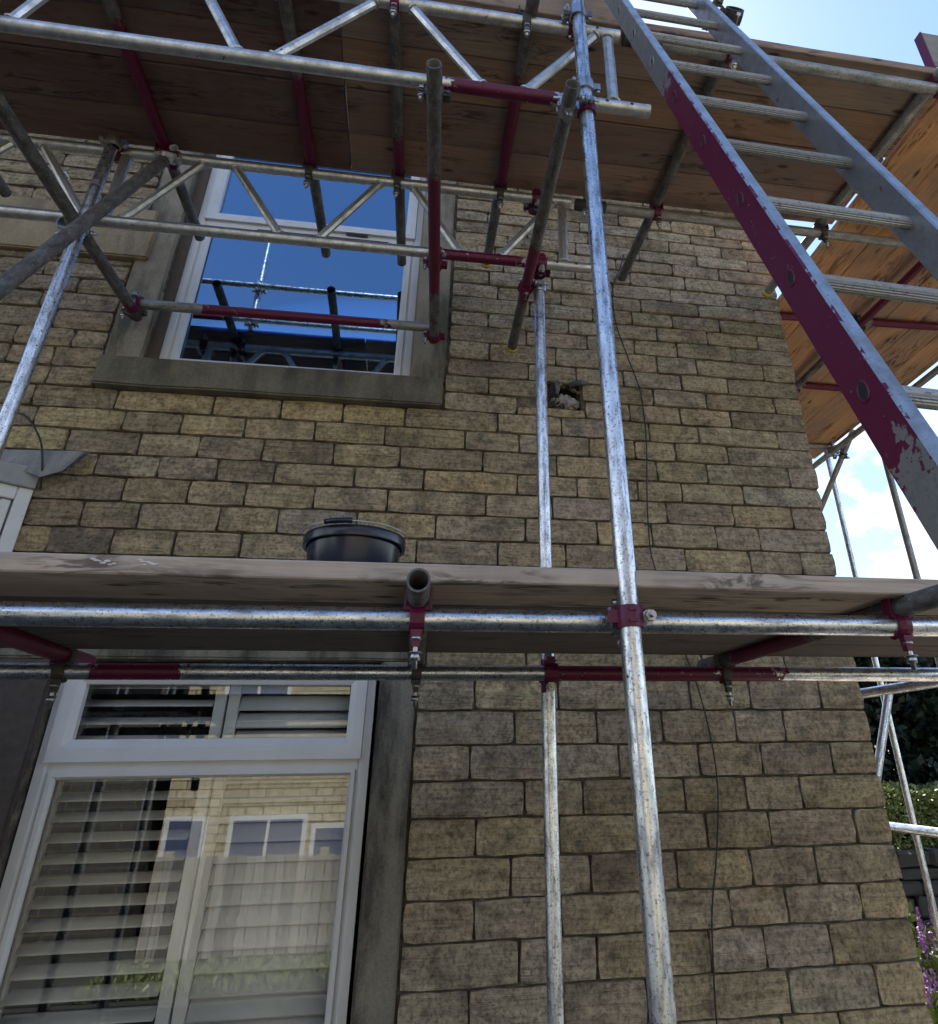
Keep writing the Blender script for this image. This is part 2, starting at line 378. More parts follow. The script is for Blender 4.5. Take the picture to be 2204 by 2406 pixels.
def bolt_mesh():
    global BOLT
    if BOLT: return BOLT
    bm = bmesh.new(); V3 = Vector
    add_cyl(bm, V3((0, -.046, 0)), V3((0, .034, 0)), .0062, 10); add_cyl(bm, V3((0, -.030, 0)), V3((0, -.014, 0)), .0130, 6); add_cyl(bm, V3((0, -.0140, 0)), V3((0, -.0125, 0)), .0155, 12); add_cyl(bm, V3((0, .013, 0)), V3((0, .020, 0)), .0125, 8)
    BOLT = bpy.data.meshes.new('bolt'); bm.normal_update(); bm.to_mesh(BOLT); bm.free(); BOLT.materials.append(MATS['zinc_bolt']); return BOLT
def coupler(parent, P, a, b, off, colA='paint_maroon', colB=None, bolts=True):
    """clamp joining the parent tube (axis a through P) to a tube of axis b lying at P + off"""
    P, a, b, off = Vector(P), Vector(a).normalized(), Vector(b).normalized(), Vector(off)
    yv = (off - a*off.dot(a)); d = max(.052, min(.075, yv.length)); yv.normalize(); xv = yv.cross(a)
    bb = b - yv*b.dot(yv); ang = math.atan2(-bb.dot(a), bb.dot(xv))
    while ang > math.pi/2: ang -= math.pi
    while ang < -math.pi/2: ang += math.pi
    me0 = coupler_mesh(ang, d)
    me = me0 if not me0.materials else me0.copy()
    if me.materials: me.materials.clear()
    me.materials.append(MATS[colA]); me.materials.append(MATS[colB or colA]); me.materials.append(MATS['dark_fitting' if colA == 'dark_fitting' else 'zinc_bolt'])
    o = bpy.data.objects.new('coupler', me); COL.objects.link(o)
    if parent is not None: o.parent = parent; base = parent.location
    else: base = Vector()
    m = Matrix((xv, yv, a)).transposed().to_4x4(); m.translation = P - base
    o.matrix_basis = m
    if bolts:
        for mm in (Matrix.Translation((TR+.019, 0, 0)),
                   Matrix.Translation((0, d, 0)) @ Matrix.Rotation(ang, 4, 'Y') @ Matrix.Translation((0, 0, -TR-.019)) @ Matrix.Rotation(math.pi/2, 4, 'Y')):
            q = bpy.data.objects.new('bolt', bolt_mesh()); COL.objects.link(q); q.parent = o; q.matrix_basis = mm
    return o
CLIP = {}
def clip_mesh(mat):
    """hook clip: strap round a ledger along local X, ears gripping a transom along local Y above it, bolt hanging below"""
    if mat in CLIP: return CLIP[mat]
    bm = bmesh.new(); n = 14; w = .016; ri, ro = TR+.0008, TR+.0085; R = []
    for i in range(n+1):
        t = math.radians(60 + 250*i/n)
        R.append([bm.verts.new((x, q*math.cos(t), q*math.sin(t))) for q, x in ((ri, -w), (ro, -w), (ro+.002, 0), (ro, w), (ri, w))])
    for i in range(n):
        for k in range(5): bm.faces.new((R[i][k], R[i+1][k], R[i+1][(k+1) % 5], R[i][(k+1) % 5]))
    bm.faces.new(R[0]); bm.faces.new(R[-1][::-1])
    vs = box(bm, -.013, .013, -.028, -.008, -.062, -.026)
    for v in vs:
        if v.co.z < -.05: v.co.x *= .6; v.co.y += .004
    for sx in (-1, 1): box(bm, sx*(TR+.001), sx*(TR+.0065), -.026, .004, .018, .062)
    box(bm, -TR-.006, TR+.006, -.024, .002, .016, .023)
    bmesh.ops.recalc_face_normals(bm, faces=list(bm.faces))
    me = bpy.data.meshes.new('coupler'); bm.to_mesh(me); bm.free(); me.materials.append(MATS[mat]); CLIP[mat] = me; return me
def clip(parent, P, dx, mat):
    """P on the ledger axis, dx ledger direction; the transom lies above"""
    dx = Vector(dx).normalized(); dz = Vector((0, 0, 1)); dy = dz.cross(dx).normalized(); dz = dx.cross(dy)
    o = bpy.data.objects.new('coupler', clip_mesh(mat)); COL.objects.link(o); o.parent = parent
    m = Matrix((dx, dy, dz)).transposed().to_4x4(); m.translation = Vector(P) - parent.location; o.matrix_basis = m
    q = bpy.data.objects.new('bolt', bolt_mesh()); COL.objects.link(q); q.parent = o; q.location = (0, -.018, -.060); q.rotation_euler = (math.pi/2, 0, 0)
    return o
def clipx(kt, kl, mat):
    o1, p1, d1 = TUBES[kt]; o2, p2, d2 = TUBES[kl]; w = p1 - p2; b = d1.dot(d2); D = 1 - b*b
    s2 = (d2.dot(w) - b*d1.dot(w))/D
    return clip(o1, p2 + d2*s2, d2 if d2.x > 0 else -d2, mat)
def cross(k1, k2, colA='paint_maroon', colB=None):
    """clamp two tubes of the scaffold at their closest points"""
    o1, p1, d1 = TUBES[k1]; o2, p2, d2 = TUBES[k2]; w = p1 - p2; b = d1.dot(d2); D = 1 - b*b
    s1 = (b*d2.dot(w) - d1.dot(w))/D; s2 = (d2.dot(w) - b*d1.dot(w))/D
    return coupler(o1, p1 + d1*s1, d1, d2, (p2 + d2*s2) - (p1 + d1*s1), colA, colB)

# ================================================================== GROUND
def ground_z(x, y):
    t = max(0, min(1, (-y-4.2)/4)); return -1.0*t*t*(3-2*t)
bm = bmesh.new(); xs = [-400, -120, -40, -20] + list(range(-14, 15, 1)) + [20, 40, 120, 400]; ys = [-400, -120, -50, -25] + list(range(-16, 13, 1)) + [20, 40, 120, 400]
G = [[bm.verts.new((x, y, ground_z(x, y))) for x in xs] for y in ys]
for j in range(len(ys)-1):
    for i in range(len(xs)-1): bm.faces.new((G[j][i], G[j][i+1], G[j+1][i+1], G[j+1][i]))
go = link('ground', bm, 'garden_ground', smooth=True); go['kind'] = 'structure'
po = link('bounce_paving', boxb(2.10, 3.9, 1.2, 12, -.05, .012), 'bounce_flags'); po['kind'] = 'structure'  # unseen pale paving added to bounce warm sunlight up under the side boards

# ================================================================== THE HOUSE
WY = 3.25; XC = 2.063
house = empty('stone_house', (0, WY, 0), 'coursed tan gritstone house wall with two white windows behind the scaffold', 'house')
def hpart(name, bm, mat, parent=None, smooth=False):
    o = link(name, bm, mat, parent or house, smooth=smooth)
    if not parent: o.location = -house.location
    return o
UW = (-1.372, -.096, 1.825, 3.45); LW = (-1.36, -.114, -.95, .47)
HOLE = (.622, .800, 1.722, 1.876)
# backing wall in mortar, with the openings left free and their reveals
bm = bmesh.new(); yb = WY + .016
opens = [UW, LW, HOLE]
cx = sorted({-6.0, XC-.004} | {o[0] for o in opens} | {o[1] for o in opens}); cz = sorted({-1.6, 4.55} | {o[2] for o in opens} | {o[3] for o in opens})
vc = {}
def gv(x, y, z):
    k = (round(x, 4), round(y, 4), round(z, 4))
    if k not in vc: vc[k] = bm.verts.new((x, y, z+EYE))
    return vc[k]
for i in range(len(cx)-1):
    for j in range(len(cz)-1):
        mx_, mz_ = (cx[i]+cx[i+1])/2, (cz[j]+cz[j+1])/2
        if any(o[0] < mx_ < o[1] and o[2] < mz_ < o[3] for o in opens): continue
        bm.faces.new((gv(cx[i], yb, cz[j]), gv(cx[i+1], yb, cz[j]), gv(cx[i+1], yb, cz[j+1]), gv(cx[i], yb, cz[j+1])))
for x0, x1, z0, z1 in opens:
    y1 = yb + (.34 if x1-x0 > .5 else .30)
    P = [(x0, z0), (x1, z0), (x1, z1), (x0, z1)]
    for k in range(4):
        (a, b), (e, f) = P[k], P[(k+1) % 4]
        bm.faces.new([bm.verts.new(q) for q in ((a, yb, b+EYE), (a, y1, b+EYE), (e, y1, f+EYE), (e, yb, f+EYE))])
    if x1-x0 < .5: bm.faces.new([bm.verts.new((q[0], y1, q[1]+EYE)) for q in P])
hpart('wall_core', bm, 'lime_mortar')
# gable side, back, roof
bm = bmesh.new(); zt = 4.55+EYE
for f in (((XC-.004, yb, 0), (XC-.004, 10, 0), (XC-.004, 10, zt), (XC-.004, 6.6, zt+1.9), (XC-.004, yb, zt)), ((-6, 10, 0), (-6, yb, 0), (-6, yb, zt), (-6, 6.6, zt+1.9), (-6, 10, zt)), ((XC-.004, 10, 0), (-6, 10, 0), (-6, 10, zt), (XC-.004, 10, zt))):
    bm.faces.new([bm.verts.new(q) for q in f])
hpart('gable_wall', bm, 'lime_mortar')
bm = bmesh.new()
for y0, z0, y1, z1 in ((3.02, zt-.08, 6.6, zt+1.95), (10.3, zt-.12, 6.6, zt+1.95)):
    a = [(-6.2, y0, z0), (XC+.2, y0, z0), (XC+.2, y1, z1), (-6.2, y1, z1)]; lo = [bm.verts.new(q) for q in a]; hi = [bm.verts.new((q[0], q[1], q[2]+.06)) for q in a]
    bm.faces.new(lo[::-1]); bm.faces.new(hi)
    for k in range(4): bm.faces.new((lo[k], lo[(k+1) % 4], hi[(k+1) % 4], hi[k]))
hpart('roof', bm, 'roof_slate')
# rooms behind the windows
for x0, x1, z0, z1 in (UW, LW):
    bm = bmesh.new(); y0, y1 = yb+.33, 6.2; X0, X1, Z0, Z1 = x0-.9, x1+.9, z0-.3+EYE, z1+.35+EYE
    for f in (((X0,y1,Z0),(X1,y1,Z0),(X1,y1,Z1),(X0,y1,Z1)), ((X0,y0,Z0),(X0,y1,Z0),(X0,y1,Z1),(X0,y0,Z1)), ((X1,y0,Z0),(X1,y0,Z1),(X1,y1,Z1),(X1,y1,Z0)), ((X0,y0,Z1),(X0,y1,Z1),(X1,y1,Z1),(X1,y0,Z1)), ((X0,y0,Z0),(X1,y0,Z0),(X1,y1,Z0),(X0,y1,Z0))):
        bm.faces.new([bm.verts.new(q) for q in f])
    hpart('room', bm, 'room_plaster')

# coursed stones, each its own piece; joints measured course by course
ROWS = {(-1.6,-1.46):[], (-1.46,-1.31):[], (-1.31,-1.165):[], (-1.165,-1.02):[], (-1.02,-.892):[.33,.8,1.2,1.6],
 (-.892,-.762):[.55,1.0,1.45,1.68], (-.762,-.628):[.29,.94,1.5,1.86], (-.628,-.492):[.47,.76,1.2,1.42,1.7], (-.492,-.366):[.3,.63,.95,1.3,1.54,1.86],
 (-.366,-.235):[.75,1.1,1.41,1.69], (-.235,-.105):[.3,.95,1.24,1.51,1.9], (-.105,.022):[.49,.73,1.16,1.43,1.68], (.022,.15):[.27,.89,1.24,1.52,1.85],
 (.15,.28):[.45,.8,1.09,1.42,1.65], (.28,.405):[.28,.64,.94,1.23,1.51,1.85], (.405,.525):[.5,.95,1.3,1.7], (.525,.645):[.2,.62,1.0,1.5,1.8], (.645,.765):[], (.765,.885):[],
 (.885,1.0):[-1.52,-1.28,-1.03,-.76,-.4,0.,.37,.69,1.0,1.28,1.61,1.88], (1.0,1.12):[-1.43,-1.2,-.87,-.62,-.28,.08,.5,.85,1.12,1.45,1.68],
 (1.12,1.235):[-1.29,-1.02,-.78,-.48,-.15,.31,.63,.92,1.21,1.56,1.88], (1.235,1.342):[-1.43,-1.17,-.92,-.67,-.31,.01,.46,.76,1.07,1.3,1.63],
 (1.342,1.456):[-1.58,-1.28,-1.02,-.74,-.42,-.11,.29,.66,.93,1.18,1.45,1.9], (1.456,1.562):[-1.74,-1.37,-1.12,-.84,-.52,-.19,.2,.47,.83,1.07,1.29,1.58],
 (1.562,1.671):[-1.78,-1.43,-1.0,-.69,-.4,-.1,.36,.69,.92,1.16,1.43,1.88], (1.671,1.775):[-1.75,.46,.82,1.06,1.34,1.63], (1.775,1.878):[-1.95,-1.76,.31,1.2,1.5,1.9],
 (1.878,1.981):[-1.95,-1.7,.52,.78,1.04,1.37,1.64], (1.981,2.092):[-1.81,.31,.67,.95,1.24,1.47,1.87], (2.092,2.191):[-1.9,.51,.85,1.12,1.37,1.69],
 (2.191,2.286):[-1.76,.3,.75,1.0,1.26,1.56,1.87], (2.286,2.38):[-1.94,.53,.89,1.12,1.36,1.65], (2.38,2.474):[.35,.71,.95,1.18,1.53,1.88],
 (2.474,2.57):[.3,.66,1.02,1.37,1.72], (2.57,2.666):[.38,.8,1.13,1.47,1.79], (2.666,2.756):[.33,.7,1.05,1.4,1.7], (2.756,2.845):[-1.8,.4,.81,1.2,1.57,1.9],
 (2.845,2.933):[-2.0,-1.72,.52,.89,1.4,1.74], (2.933,3.011):[-1.85,.28,.58,.84,1.27,1.55,1.89], (3.011,3.104):[-2.05,-1.66,.35,.75,1.09,1.43,1.72], (3.104,3.2):[-1.85,.5,.95,1.35,1.8], (3.2,3.3):[]}
PIECES = []
rs = random.Random(3)
for (z0, z1), js in sorted(ROWS.items()):
    zm = (z0+z1)/2; js = [j for j in js if True]
    if zm < .47: spans = [(.042, XC)]
    elif zm < .88: spans = [(-1.62, XC)]
    elif zm < 1.30: spans = [(-1.648, XC)]
    elif zm < 1.671: spans = [(-2.3, XC)]
    elif 2.40 < zm < 2.76: spans = [(.096, XC)]
    elif zm < 1.83: spans = [(-2.35, -1.541), (.084, XC)]
    else: spans = [(-2.45, -1.551), (.096, XC)]
    for a, b in spans:
        if 1.775 < zm < 1.878 and a > 0:
            segs = [(a, HOLE[0]+.002), (HOLE[1]+.008, b)]
        else: segs = [(a, b)]
        for a2, b2 in segs:
            jj = [a2] + sorted(j for j in js if a2+.09 < j < b2-.07) + [b2]
            full = [jj[0]]
            for q in jj[1:]:
                g = q - full[-1]
                if g > .62:
                    n = int(math.ceil(g/.46)); p = full[-1]
                    for t in range(1, n): full.append(p + g*(t + rs.uniform(-.16, .16))/n)
                full.append(q)
            for p, q in zip(full[:-1], full[1:]):
                zz1 = z1
                if 1.671 < zm < 1.775 and p < .7 < q: zz1 = HOLE[2]-.002
                PIECES.append((p, q, z0, zz1))
PIECES.append((-2.4, -1.9, 2.38, 2.418)); PIECES.append((-1.9, -1.55, 2.38, 2.418))
def stone_mesh(w, h, rnd, corner):
    """rock-faced block: uneven outline, pitched edge and stepped split face; origin at the face centre, y back into the wall"""
    bm = bmesh.new(); ed = bm.verts.layers.float.new('edge')
    nx, nz = (5 if w > .20 else 4), 3; off = rnd.uniform(0, 99); g = .0018
    w2, h2 = w/2-g, h/2-g; ch = .0026; proud = rnd.uniform(.000, .010); tw = rnd.uniform(-.004, .004); tz = rnd.uniform(-.002, .006)
    def jit(a): return rnd.uniform(-a, a)
    ledge = [jit(.0028) for _ in range(nz+1)]
    ex = [[jit(.0026), jit(.0024)] for _ in range(2*(nx+nz))]; grid = []; n_e = 0; out = {}
    for k in range(nz+1):
        row = []
        for i in range(nx+1):
            u, v = i/nx*2-1, k/nz*2-1; edge = i in (0, nx) or k in (0, nz); cor = i in (0, nx) and k in (0, nz)
            x = u*(w2-ch); z = v*(h2-ch)
            if not edge: x += jit(.014); z += jit(.007)
            else:
                e = ex[n_e]; n_e += 1
                if k in (0, nz) and not cor: x += jit(.012)
                x += e[0] - (u*.004 if cor else 0); z += e[1] - (v*.003 if cor else 0); out[(i, k)] = (x + u*ch*1.1, z + v*ch*1.1)
            y = -proud + tw*u + tz*v + ledge[k] - (0 if edge else .003 + .011*noise.noise((x*9+off, z*16, off))) + jit(.002)
            y = min(y, .002)
            vv = bm.verts.new((x, y, z)); vv[ed] = .55 if edge else 0; row.append(vv)
        grid.append(row)
    for k in range(nz):
        for i in range(nx): bm.faces.new((grid[k][i], grid[k][i+1], grid[k+1][i+1], grid[k+1][i])).smooth = True
    per = [(i, 0) for i in range(nx)] + [(nx, k) for k in range(nz)] + [(i, nz) for i in range(nx, 0, -1)] + [(0, k) for k in range(nz, 0, -1)]
    rim, Bk = [], []
    for i, k in per:
        x, z = out[(i, k)]
        if corner and i == nx: x = w/2 + jit(.0025)
        vr = bm.verts.new(grid[k][i].co); vr[ed] = .8; rim.append(vr); vb = bm.verts.new((x, .032, z)); vb[ed] = .35; Bk.append(vb)
    m = len(per)
    for q in range(m): bm.faces.new((rim[q], Bk[q], Bk[(q+1) % m], rim[(q+1) % m]))
    return bm
TONES = {'tan': (0.369, 0.286, 0.174), 'yellow': (0.413, 0.315, 0.171), 'dark': (0.309, 0.24, 0.148), 'grey': (0.351, 0.287, 0.196), 'pale': (0.399, 0.32, 0.205), 'red': (0.335, 0.259, 0.161)}
def tone_for(p, q, z, rnd):
    t = rnd.random(); xm = (p+q)/2
    if 1.45 < z < 1.7 and -1.25 < xm < .2: k = 'yellow' if t < .55 else ('dark' if t < .75 else 'tan')
    elif z < .45: k = 'grey' if (xm < .6 and t < .45) or z < -.4 and t < .6 else ('dark' if t < .28 else ('red' if t < .42 else 'tan'))
    elif xm > 1.75: k = 'grey' if t < .6 else 'dark'
    elif xm < -1.55 and z > 1.6: k = 'red' if t < .4 else ('dark' if t < .6 else 'tan')
    else: k = 'tan' if t < .5 else ('pale' if t < .64 else ('grey' if t < .80 else ('dark' if t < .93 else 'yellow')))
    f = rnd.uniform(.90, 1.10); cc = TONES[k]; return (cc[0]*f, cc[1]*f*rnd.uniform(.97, 1.03), cc[2]*f*rnd.uniform(.92, 1.06), 1)
def visible_weight(pc):
    p, q, z0, z1 = pc; z = (z0+z1)/2
    if .43 < z < .83 or z < -1.1 or z > 3.15: return 0
    if p < -2.0: return .001
    return (q-p)*(z1-z0)/(1+.1*max(0, z))
PIECES.sort(key=visible_weight, reverse=True)
srnd = random.Random(11); rest = bmesh.new(); red = rest.verts.layers.float.new('edge'); nst = 0
for i, (p, q, z0, z1) in enumerate(PIECES):
    bmS = stone_mesh(q-p, z1-z0, srnd, q >= XC-.001)
    ctr = Vector(((p+q)/2, 0, (z0+z1)/2+EYE))
    if i < 296:
        o = link('stone', bmS, 'gritstone', house, (ctr.x, 0, ctr.z)); o.color = tone_for(p, q, (z0+z1)/2, srnd); nst += 1
    else:
        vm = [None]*len(bmS.verts); bmS.verts.ensure_lookup_table(); l0 = bmS.verts.layers.float['edge']
        for k, v in enumerate(bmS.verts):
            nv = rest.verts.new(v.co + ctr); nv[red] = v[l0]; vm[v.index if v.index >= 0 else k] = nv
        bmS.verts.index_update()
        for f in bmS.faces: rest.faces.new([vm[v.index] for v in f.verts]).smooth = True
        bmS.free()
ro_ = link('stonework', rest, 'gritstone', house); ro_['kind'] = 'stuff'; ro_.color = (.28, .22, .13, 1)

# dressed stone round the windows
def dressed(name, x0, x1, y0, y1, z0, z1, mat, bev=.008, jit=.003):
    bm = bmesh.new(); box(bm, x0, x1, y0, y1, z0+EYE, z1+EYE)
    bmesh.ops.subdivide_edges(bm, edges=[e for e in bm.edges if e.calc_length() > .25], cuts=5, use_grid_fill=True)
    for v in bm.verts: v.co += Vector((srnd.uniform(-jit, jit)*.5, srnd.uniform(-jit, jit)*.4, srnd.uniform(-jit, jit)))
    bmesh.ops.bevel(bm, geom=[e for e in bm.edges if len(e.link_faces) == 2 and e.calc_face_angle(0) > .8], offset=bev, segments=2, affect='EDGES')
    return hpart(name, bm, mat)
dressed('window_sill', -1.536, .076, 3.19, 3.42, 1.668, 1.824, 'sill_stone')
dressed('window_jamb', -1.546, -1.373, 3.246, 3.46, 1.826, 3.5, 'jamb_stone')
dressed('window_jamb', -.095, .083, 3.246, 3.46, 1.826, 3.5, 'jamb_stone')
dressed('window_jamb', -.113, .034, 3.242, 3.45, -1.0, .47, 'lower_jamb_stone')
dressed('window_jamb', -1.80, -1.362, 3.242, 3.45, -1.0, .47, 'dark_timber')
dressed('window_lintel', -1.85, .10, 3.238, 3.45, .472, .70, 'lower_jamb_stone')
dressed('band_stone', -2.5, -1.475, 3.215, 3.36, 2.424, 2.600, 'band_stone')
dressed('band_stone', -2.5, -1.50, 3.232, 3.36, 2.603, 2.762, 'band_stone')
bm = bmesh.new(); box(bm, -1.371, -1.322, 3.292, 3.36, 1.825+EYE, 3.45+EYE); hpart('timber_strip', bm, 'old_timber')

def rail_ring(bm, x0, x1, z0, z1, wl, wr, wb, wt, y0, y1):
    """four mitred members of a rectangular frame, front face chamfered inwards"""
    O = [(x0, z0), (x1, z0), (x1, z1), (x0, z1)]; I = [(x0+wl, z0+wb), (x1-wr, z0+wb), (x1-wr, z1-wt), (x0+wl, z1-wt)]
    Mi = [(a[0]+(b[0]-a[0])*.62, a[1]+(b[1]-a[1])*.62) for a, b in zip(O, I)]
    R = []
    for pts, y in ((O, y1), (O, y0), (Mi, y0), (I, y0+.014), (I, y1)): R.append([bm.verts.new((p[0], y, p[1]+EYE)) for p in pts])
    for a in range(4):
        for k in range(4):
            j = (k+1) % 4; bm.faces.new((R[a][k], R[a][j], R[a+1][j], R[a+1][k]))
def window(name, fx0, fx1, fz0, fz1, trans0, trans1, yf):
    bm = bmesh.new(); rail_ring(bm, fx0, fx1, fz0, fz1, .052, .052, .05, .05, yf, yf+.07)
    box(bm, fx0+.045, fx1-.045, yf+.004, yf+.066, trans0+EYE, trans1+EYE)
    w = hpart(name, bm, 'white_upvc')
    return w
# upper window: opening light over a fixed pane
w1 = window('window', -1.322, -.097, 1.83, 3.44, 2.752, 2.835, 3.315)
bm = bmesh.new(); rail_ring(bm, -1.285, -.134, 2.80, 3.40, .055, .055, .055, .055, 3.300, 3.345); hpart('sash', bm, 'white_upvc', w1)
bm = bmesh.new(); rail_ring(bm, -1.272, -.147, 1.875, 2.757, .035, .035, .03, .03, 3.312, 3.34); hpart('glazing_bead', bm, 'white_upvc', w1)
for x0, x1, z0, z1 in ((-1.235, -.184, 2.85, 3.35), (-1.24, -.18, 1.90, 2.73)):
    bm = boxb(x0-.012, x1+.012, 3.346, 3.352, z0-.012+EYE, z1+.012+EYE); hpart('pane', bm, 'sky_tint_glass', w1)
bm = bmesh.new(); box(bm, -.52, -.40, 3.306, 3.313, 2.785+EYE, 2.797+EYE); box(bm, -1.0, -.28, 3.309, 3.3145, 2.755+EYE, 2.763+EYE); hpart('gasket', bm, 'gasket', w1)
# lower window
w2 = window('window', -1.352, -.130, -.90, .46, .070, .150, 3.315)
bm = bmesh.new(); rail_ring(bm, -1.325, -.165, .108, .445, .075, .065, .078, .06, 3.298, 3.345); hpart('sash', bm, 'white_upvc', w2)
bm = bmesh.new(); rail_ring(bm, -1.300, -.182, -.855, .073, .024, .022, .03, .022, 3.312, 3.34); hpart('glazing_bead', bm, 'white_upvc', w2)
for x0, x1, z0, z1 in ((-1.255, -.225, .18, .39), (-1.28, -.20, -.83, .055)):
    bm = boxb(x0-.012, x1+.012, 3.346, 3.352, z0-.012+EYE, z1+.012+EYE); hpart('pane', bm, 'window_glass', w2)

# canted bay at the left with its fascia, and the lead dressed over it
bay = bpy.data.objects.new('bay_window', None); COL.objects.link(bay); bay.parent = house
cdir = Vector((-.80, -.60, 0)); cn = Vector((.60, -.80, 0)); B0 = Vector((-1.652, WY+.005, 0))
def bayface(s0, s1, t0, t1, z0, z1):
    bm = bmesh.new(); vs = box(bm, s0, s1, t0, t1, z0+EYE, z1+EYE)
    for v in vs: v.co = B0 + cdir*v.co.x + cn*v.co.y + Vector((0, 0, v.co.z))
    bmesh.ops.bevel(bm, geom=list(bm.edges), offset=.004, segments=1, affect='EDGES'); return bm
def bpart(name, bm, mat):
    o = link(name, bm, mat, bay); o.location = -house.location; return o
bpart('fascia', bayface(0, .9, -.02, .050, 1.150, 1.240), 'render_grey')
bpart('frame', bayface(.0, .055, -.02, .03, -.2, 1.153), 'white_upvc'); bpart('frame', bayface(.056, .9, -.02, .028, 1.095, 1.153), 'white_upvc')
bpart('frame', bayface(.062, .10, -.01, .018, -.2, 1.092), 'white_upvc'); bpart('frame', bayface(.102, .9, -.01, .016, 1.06, 1.093), 'white_upvc')
bpart('pane', bayface(.102, .9, -.004, .002, -.2, 1.058), 'window_glass')
bm = bayface(.0, .95, -.9, -.06, -.2, 1.05); bpart('reveal', bm, 'room_plaster')
bm = bmesh.new()
top = [(-2.4, 1.325), (-1.95, 1.326), (-1.80, 1.328), (-1.62, 1.331), (-1.53, 1.333), (-1.452, 1.336)]
bot = [(-2.4, 1.270), (-1.95, 1.272), (-1.80, 1.262), (-1.60, 1.190), (-1.520, 1.220), (-1.458, 1.312)]
A = [bm.verts.new((x, WY-.030-.006*math.sin(i*2.1), z+EYE)) for i, (x, z) in enumerate(top)]; Bv = [bm.verts.new((x, WY-.075-.004*math.sin(i*1.7+1), z+EYE)) for i, (x, z) in enumerate(bot)]
for i in range(5): bm.faces.new((Bv[i], Bv[i+1], A[i+1], A[i])).smooth = True
bmesh.ops.solidify(bm, geom=list(bm.faces), thickness=.004)
hpart('lead_flashing', bm, 'lead_sheet')
# ------------------------------------------------------------------ shutters behind the lower window
def shutter(x0, x1, tilt, label):
    z0, z1, y = -.93, .56, 3.425; e = empty('window_shutter', (x0, y, z0+EYE), label, 'shutter', 'white shutters behind the lower window')
    org = e.location
    def part(nm, bm):
        for v in bm.verts: v.co -= org
        return link(nm, bm, 'shutter_white', e)
    part('stile', boxb(x0, x0+.046, y-.014, y+.014, z0+EYE, z1+EYE, .003)); part('stile', boxb(x1-.046, x1, y-.014, y+.014, z0+EYE, z1+EYE, .003))
    part('rail', boxb(x0+.0465, x1-.0465, y-.013, y+.013, z0+EYE, z0+.09+EYE, .003)); part('rail', boxb(x0+.0465, x1-.0465, y-.013, y+.013, z1-.08+EYE, z1+EYE, .003))
    me = None; z = z0+.125
    while z < z1-.10:
        if me is None:
            bm = bmesh.new(); L = x1-x0-.098; n = 10; c_, th = .038, .0055
            ring = [(c_*math.cos(2*math.pi*i/n), th*math.sin(2*math.pi*i/n)) for i in range(n)]
            ct, st_ = math.cos(tilt), math.sin(tilt); A = []; B_ = []
            for a, b in ring:
                yy, zz = a*ct - b*st_, a*st_ + b*ct
                A.append(bm.verts.new((-L/2, yy, zz))); B_.append(bm.verts.new((L/2, yy, zz)))
            for i in range(n): bm.faces.new((A[i], B_[i], B_[(i+1) % n], A[(i+1) % n])).smooth = True
            bm.faces.new(A); bm.faces.new(B_[::-1])
            me = bpy.data.meshes.new('louvre'); bm.normal_update(); bm.to_mesh(me); bm.free(); me.materials.append(MATS['shutter_white'])
        o = bpy.data.objects.new('louvre', me); COL.objects.link(o); o.parent = e; o.location = ((x1-x0)/2, 0, z-z0); z += .0665
shutter(-1.330, -.737, math.radians(24), 'left white slatted shutter with wide open louvres behind the lower window')
shutter(-.729, -.150, math.radians(56), 'right white slatted shutter with nearly closed louvres behind the lower window')

# ================================================================== SCAFFOLD TUBES
G_, W_, D_ = 'galvanised_steel', 'weathered_steel', 'dull_grey_steel'
tube('main', 'tall bright galvanised upright in front of the middle of the wall, nearest the camera', V(.509, 1.61, -1.6), V(.443, 1.61, 3.5), G_)
tube('inner', 'slim galvanised upright close to the wall, left of the tall front upright', V(.4865, 2.61, -1.6), V(.470, 2.61, 2.015), G_, [(1.895, 1.975)])
tube('left', 'bright galvanised upright left of the upper window, ending under the rear lattice beam', V(-1.424, 2.48, -1.6), V(-1.409, 2.48, 2.43), G_)
tube('frontleft', 'galvanised front upright at the top left corner, seen mirrored in the upper window', V(-1.435, 1.615, -1.6), V(-1.415, 1.615, 4.1), G_)
tube('ledger_f', 'shiny galvanised front ledger tube along the outer edge of the lower platform', V(-2.6, 1.665, .320), V(1.50, 1.665, .335), G_)
tube('ledger_b', 'galvanised rear ledger with two maroon painted stretches under the lower platform', V(-2.6, 2.56, .331), V(2.45, 2.56, .340), G_, [(1.634, 1.906), (3.08, 3.913)])
tube('tm', 'dark transom with open end facing the camera in the middle of the lower platform', V(.008, 1.485, .372), V(.030, 2.72, .384), W_)
tube('tr', 'dark grey transom with open end at the right end of the lower platform', V(1.213, 1.475, .374), V(1.090, 2.72, .384), W_, [(.55, 1.0)])
tube('tl', 'maroon painted transom under the left end of the lower platform', V(-1.10, 1.50, .370), V(-1.040, 2.72, .382), W_, [(0, 1.2)])
ZT = 2.535
tube('t0', 'dark transom end at the far left edge below the upper platform', V(-2.06, 1.52, ZT), V(-2.055, 2.96, ZT), W_)
tube('t1', 'leftmost fully visible maroon transom under the upper platform, left of the upper window', V(-1.243, 1.50, ZT), V(-1.222, 3.15, ZT), W_, [(.42, 1.12)])
tube('t2', 'half maroon transom under the upper platform crossing the upper window', V(-.615, 1.50, ZT), V(-.589, 3.188, ZT), W_, [(.56, 1.07)])
tube('t3', 'dark transom with maroon middle above the right part of the upper window', V(-.222, 1.50, ZT), V(-.188, 3.20, ZT), W_, [(.80, 1.09)])
tube('t4', 'maroon and grey transom just right of the upper window, under the upper platform', V(.285, 1.50, ZT), V(.272, 3.14, ZT), W_, [(.43, 1.10)], cap=1)
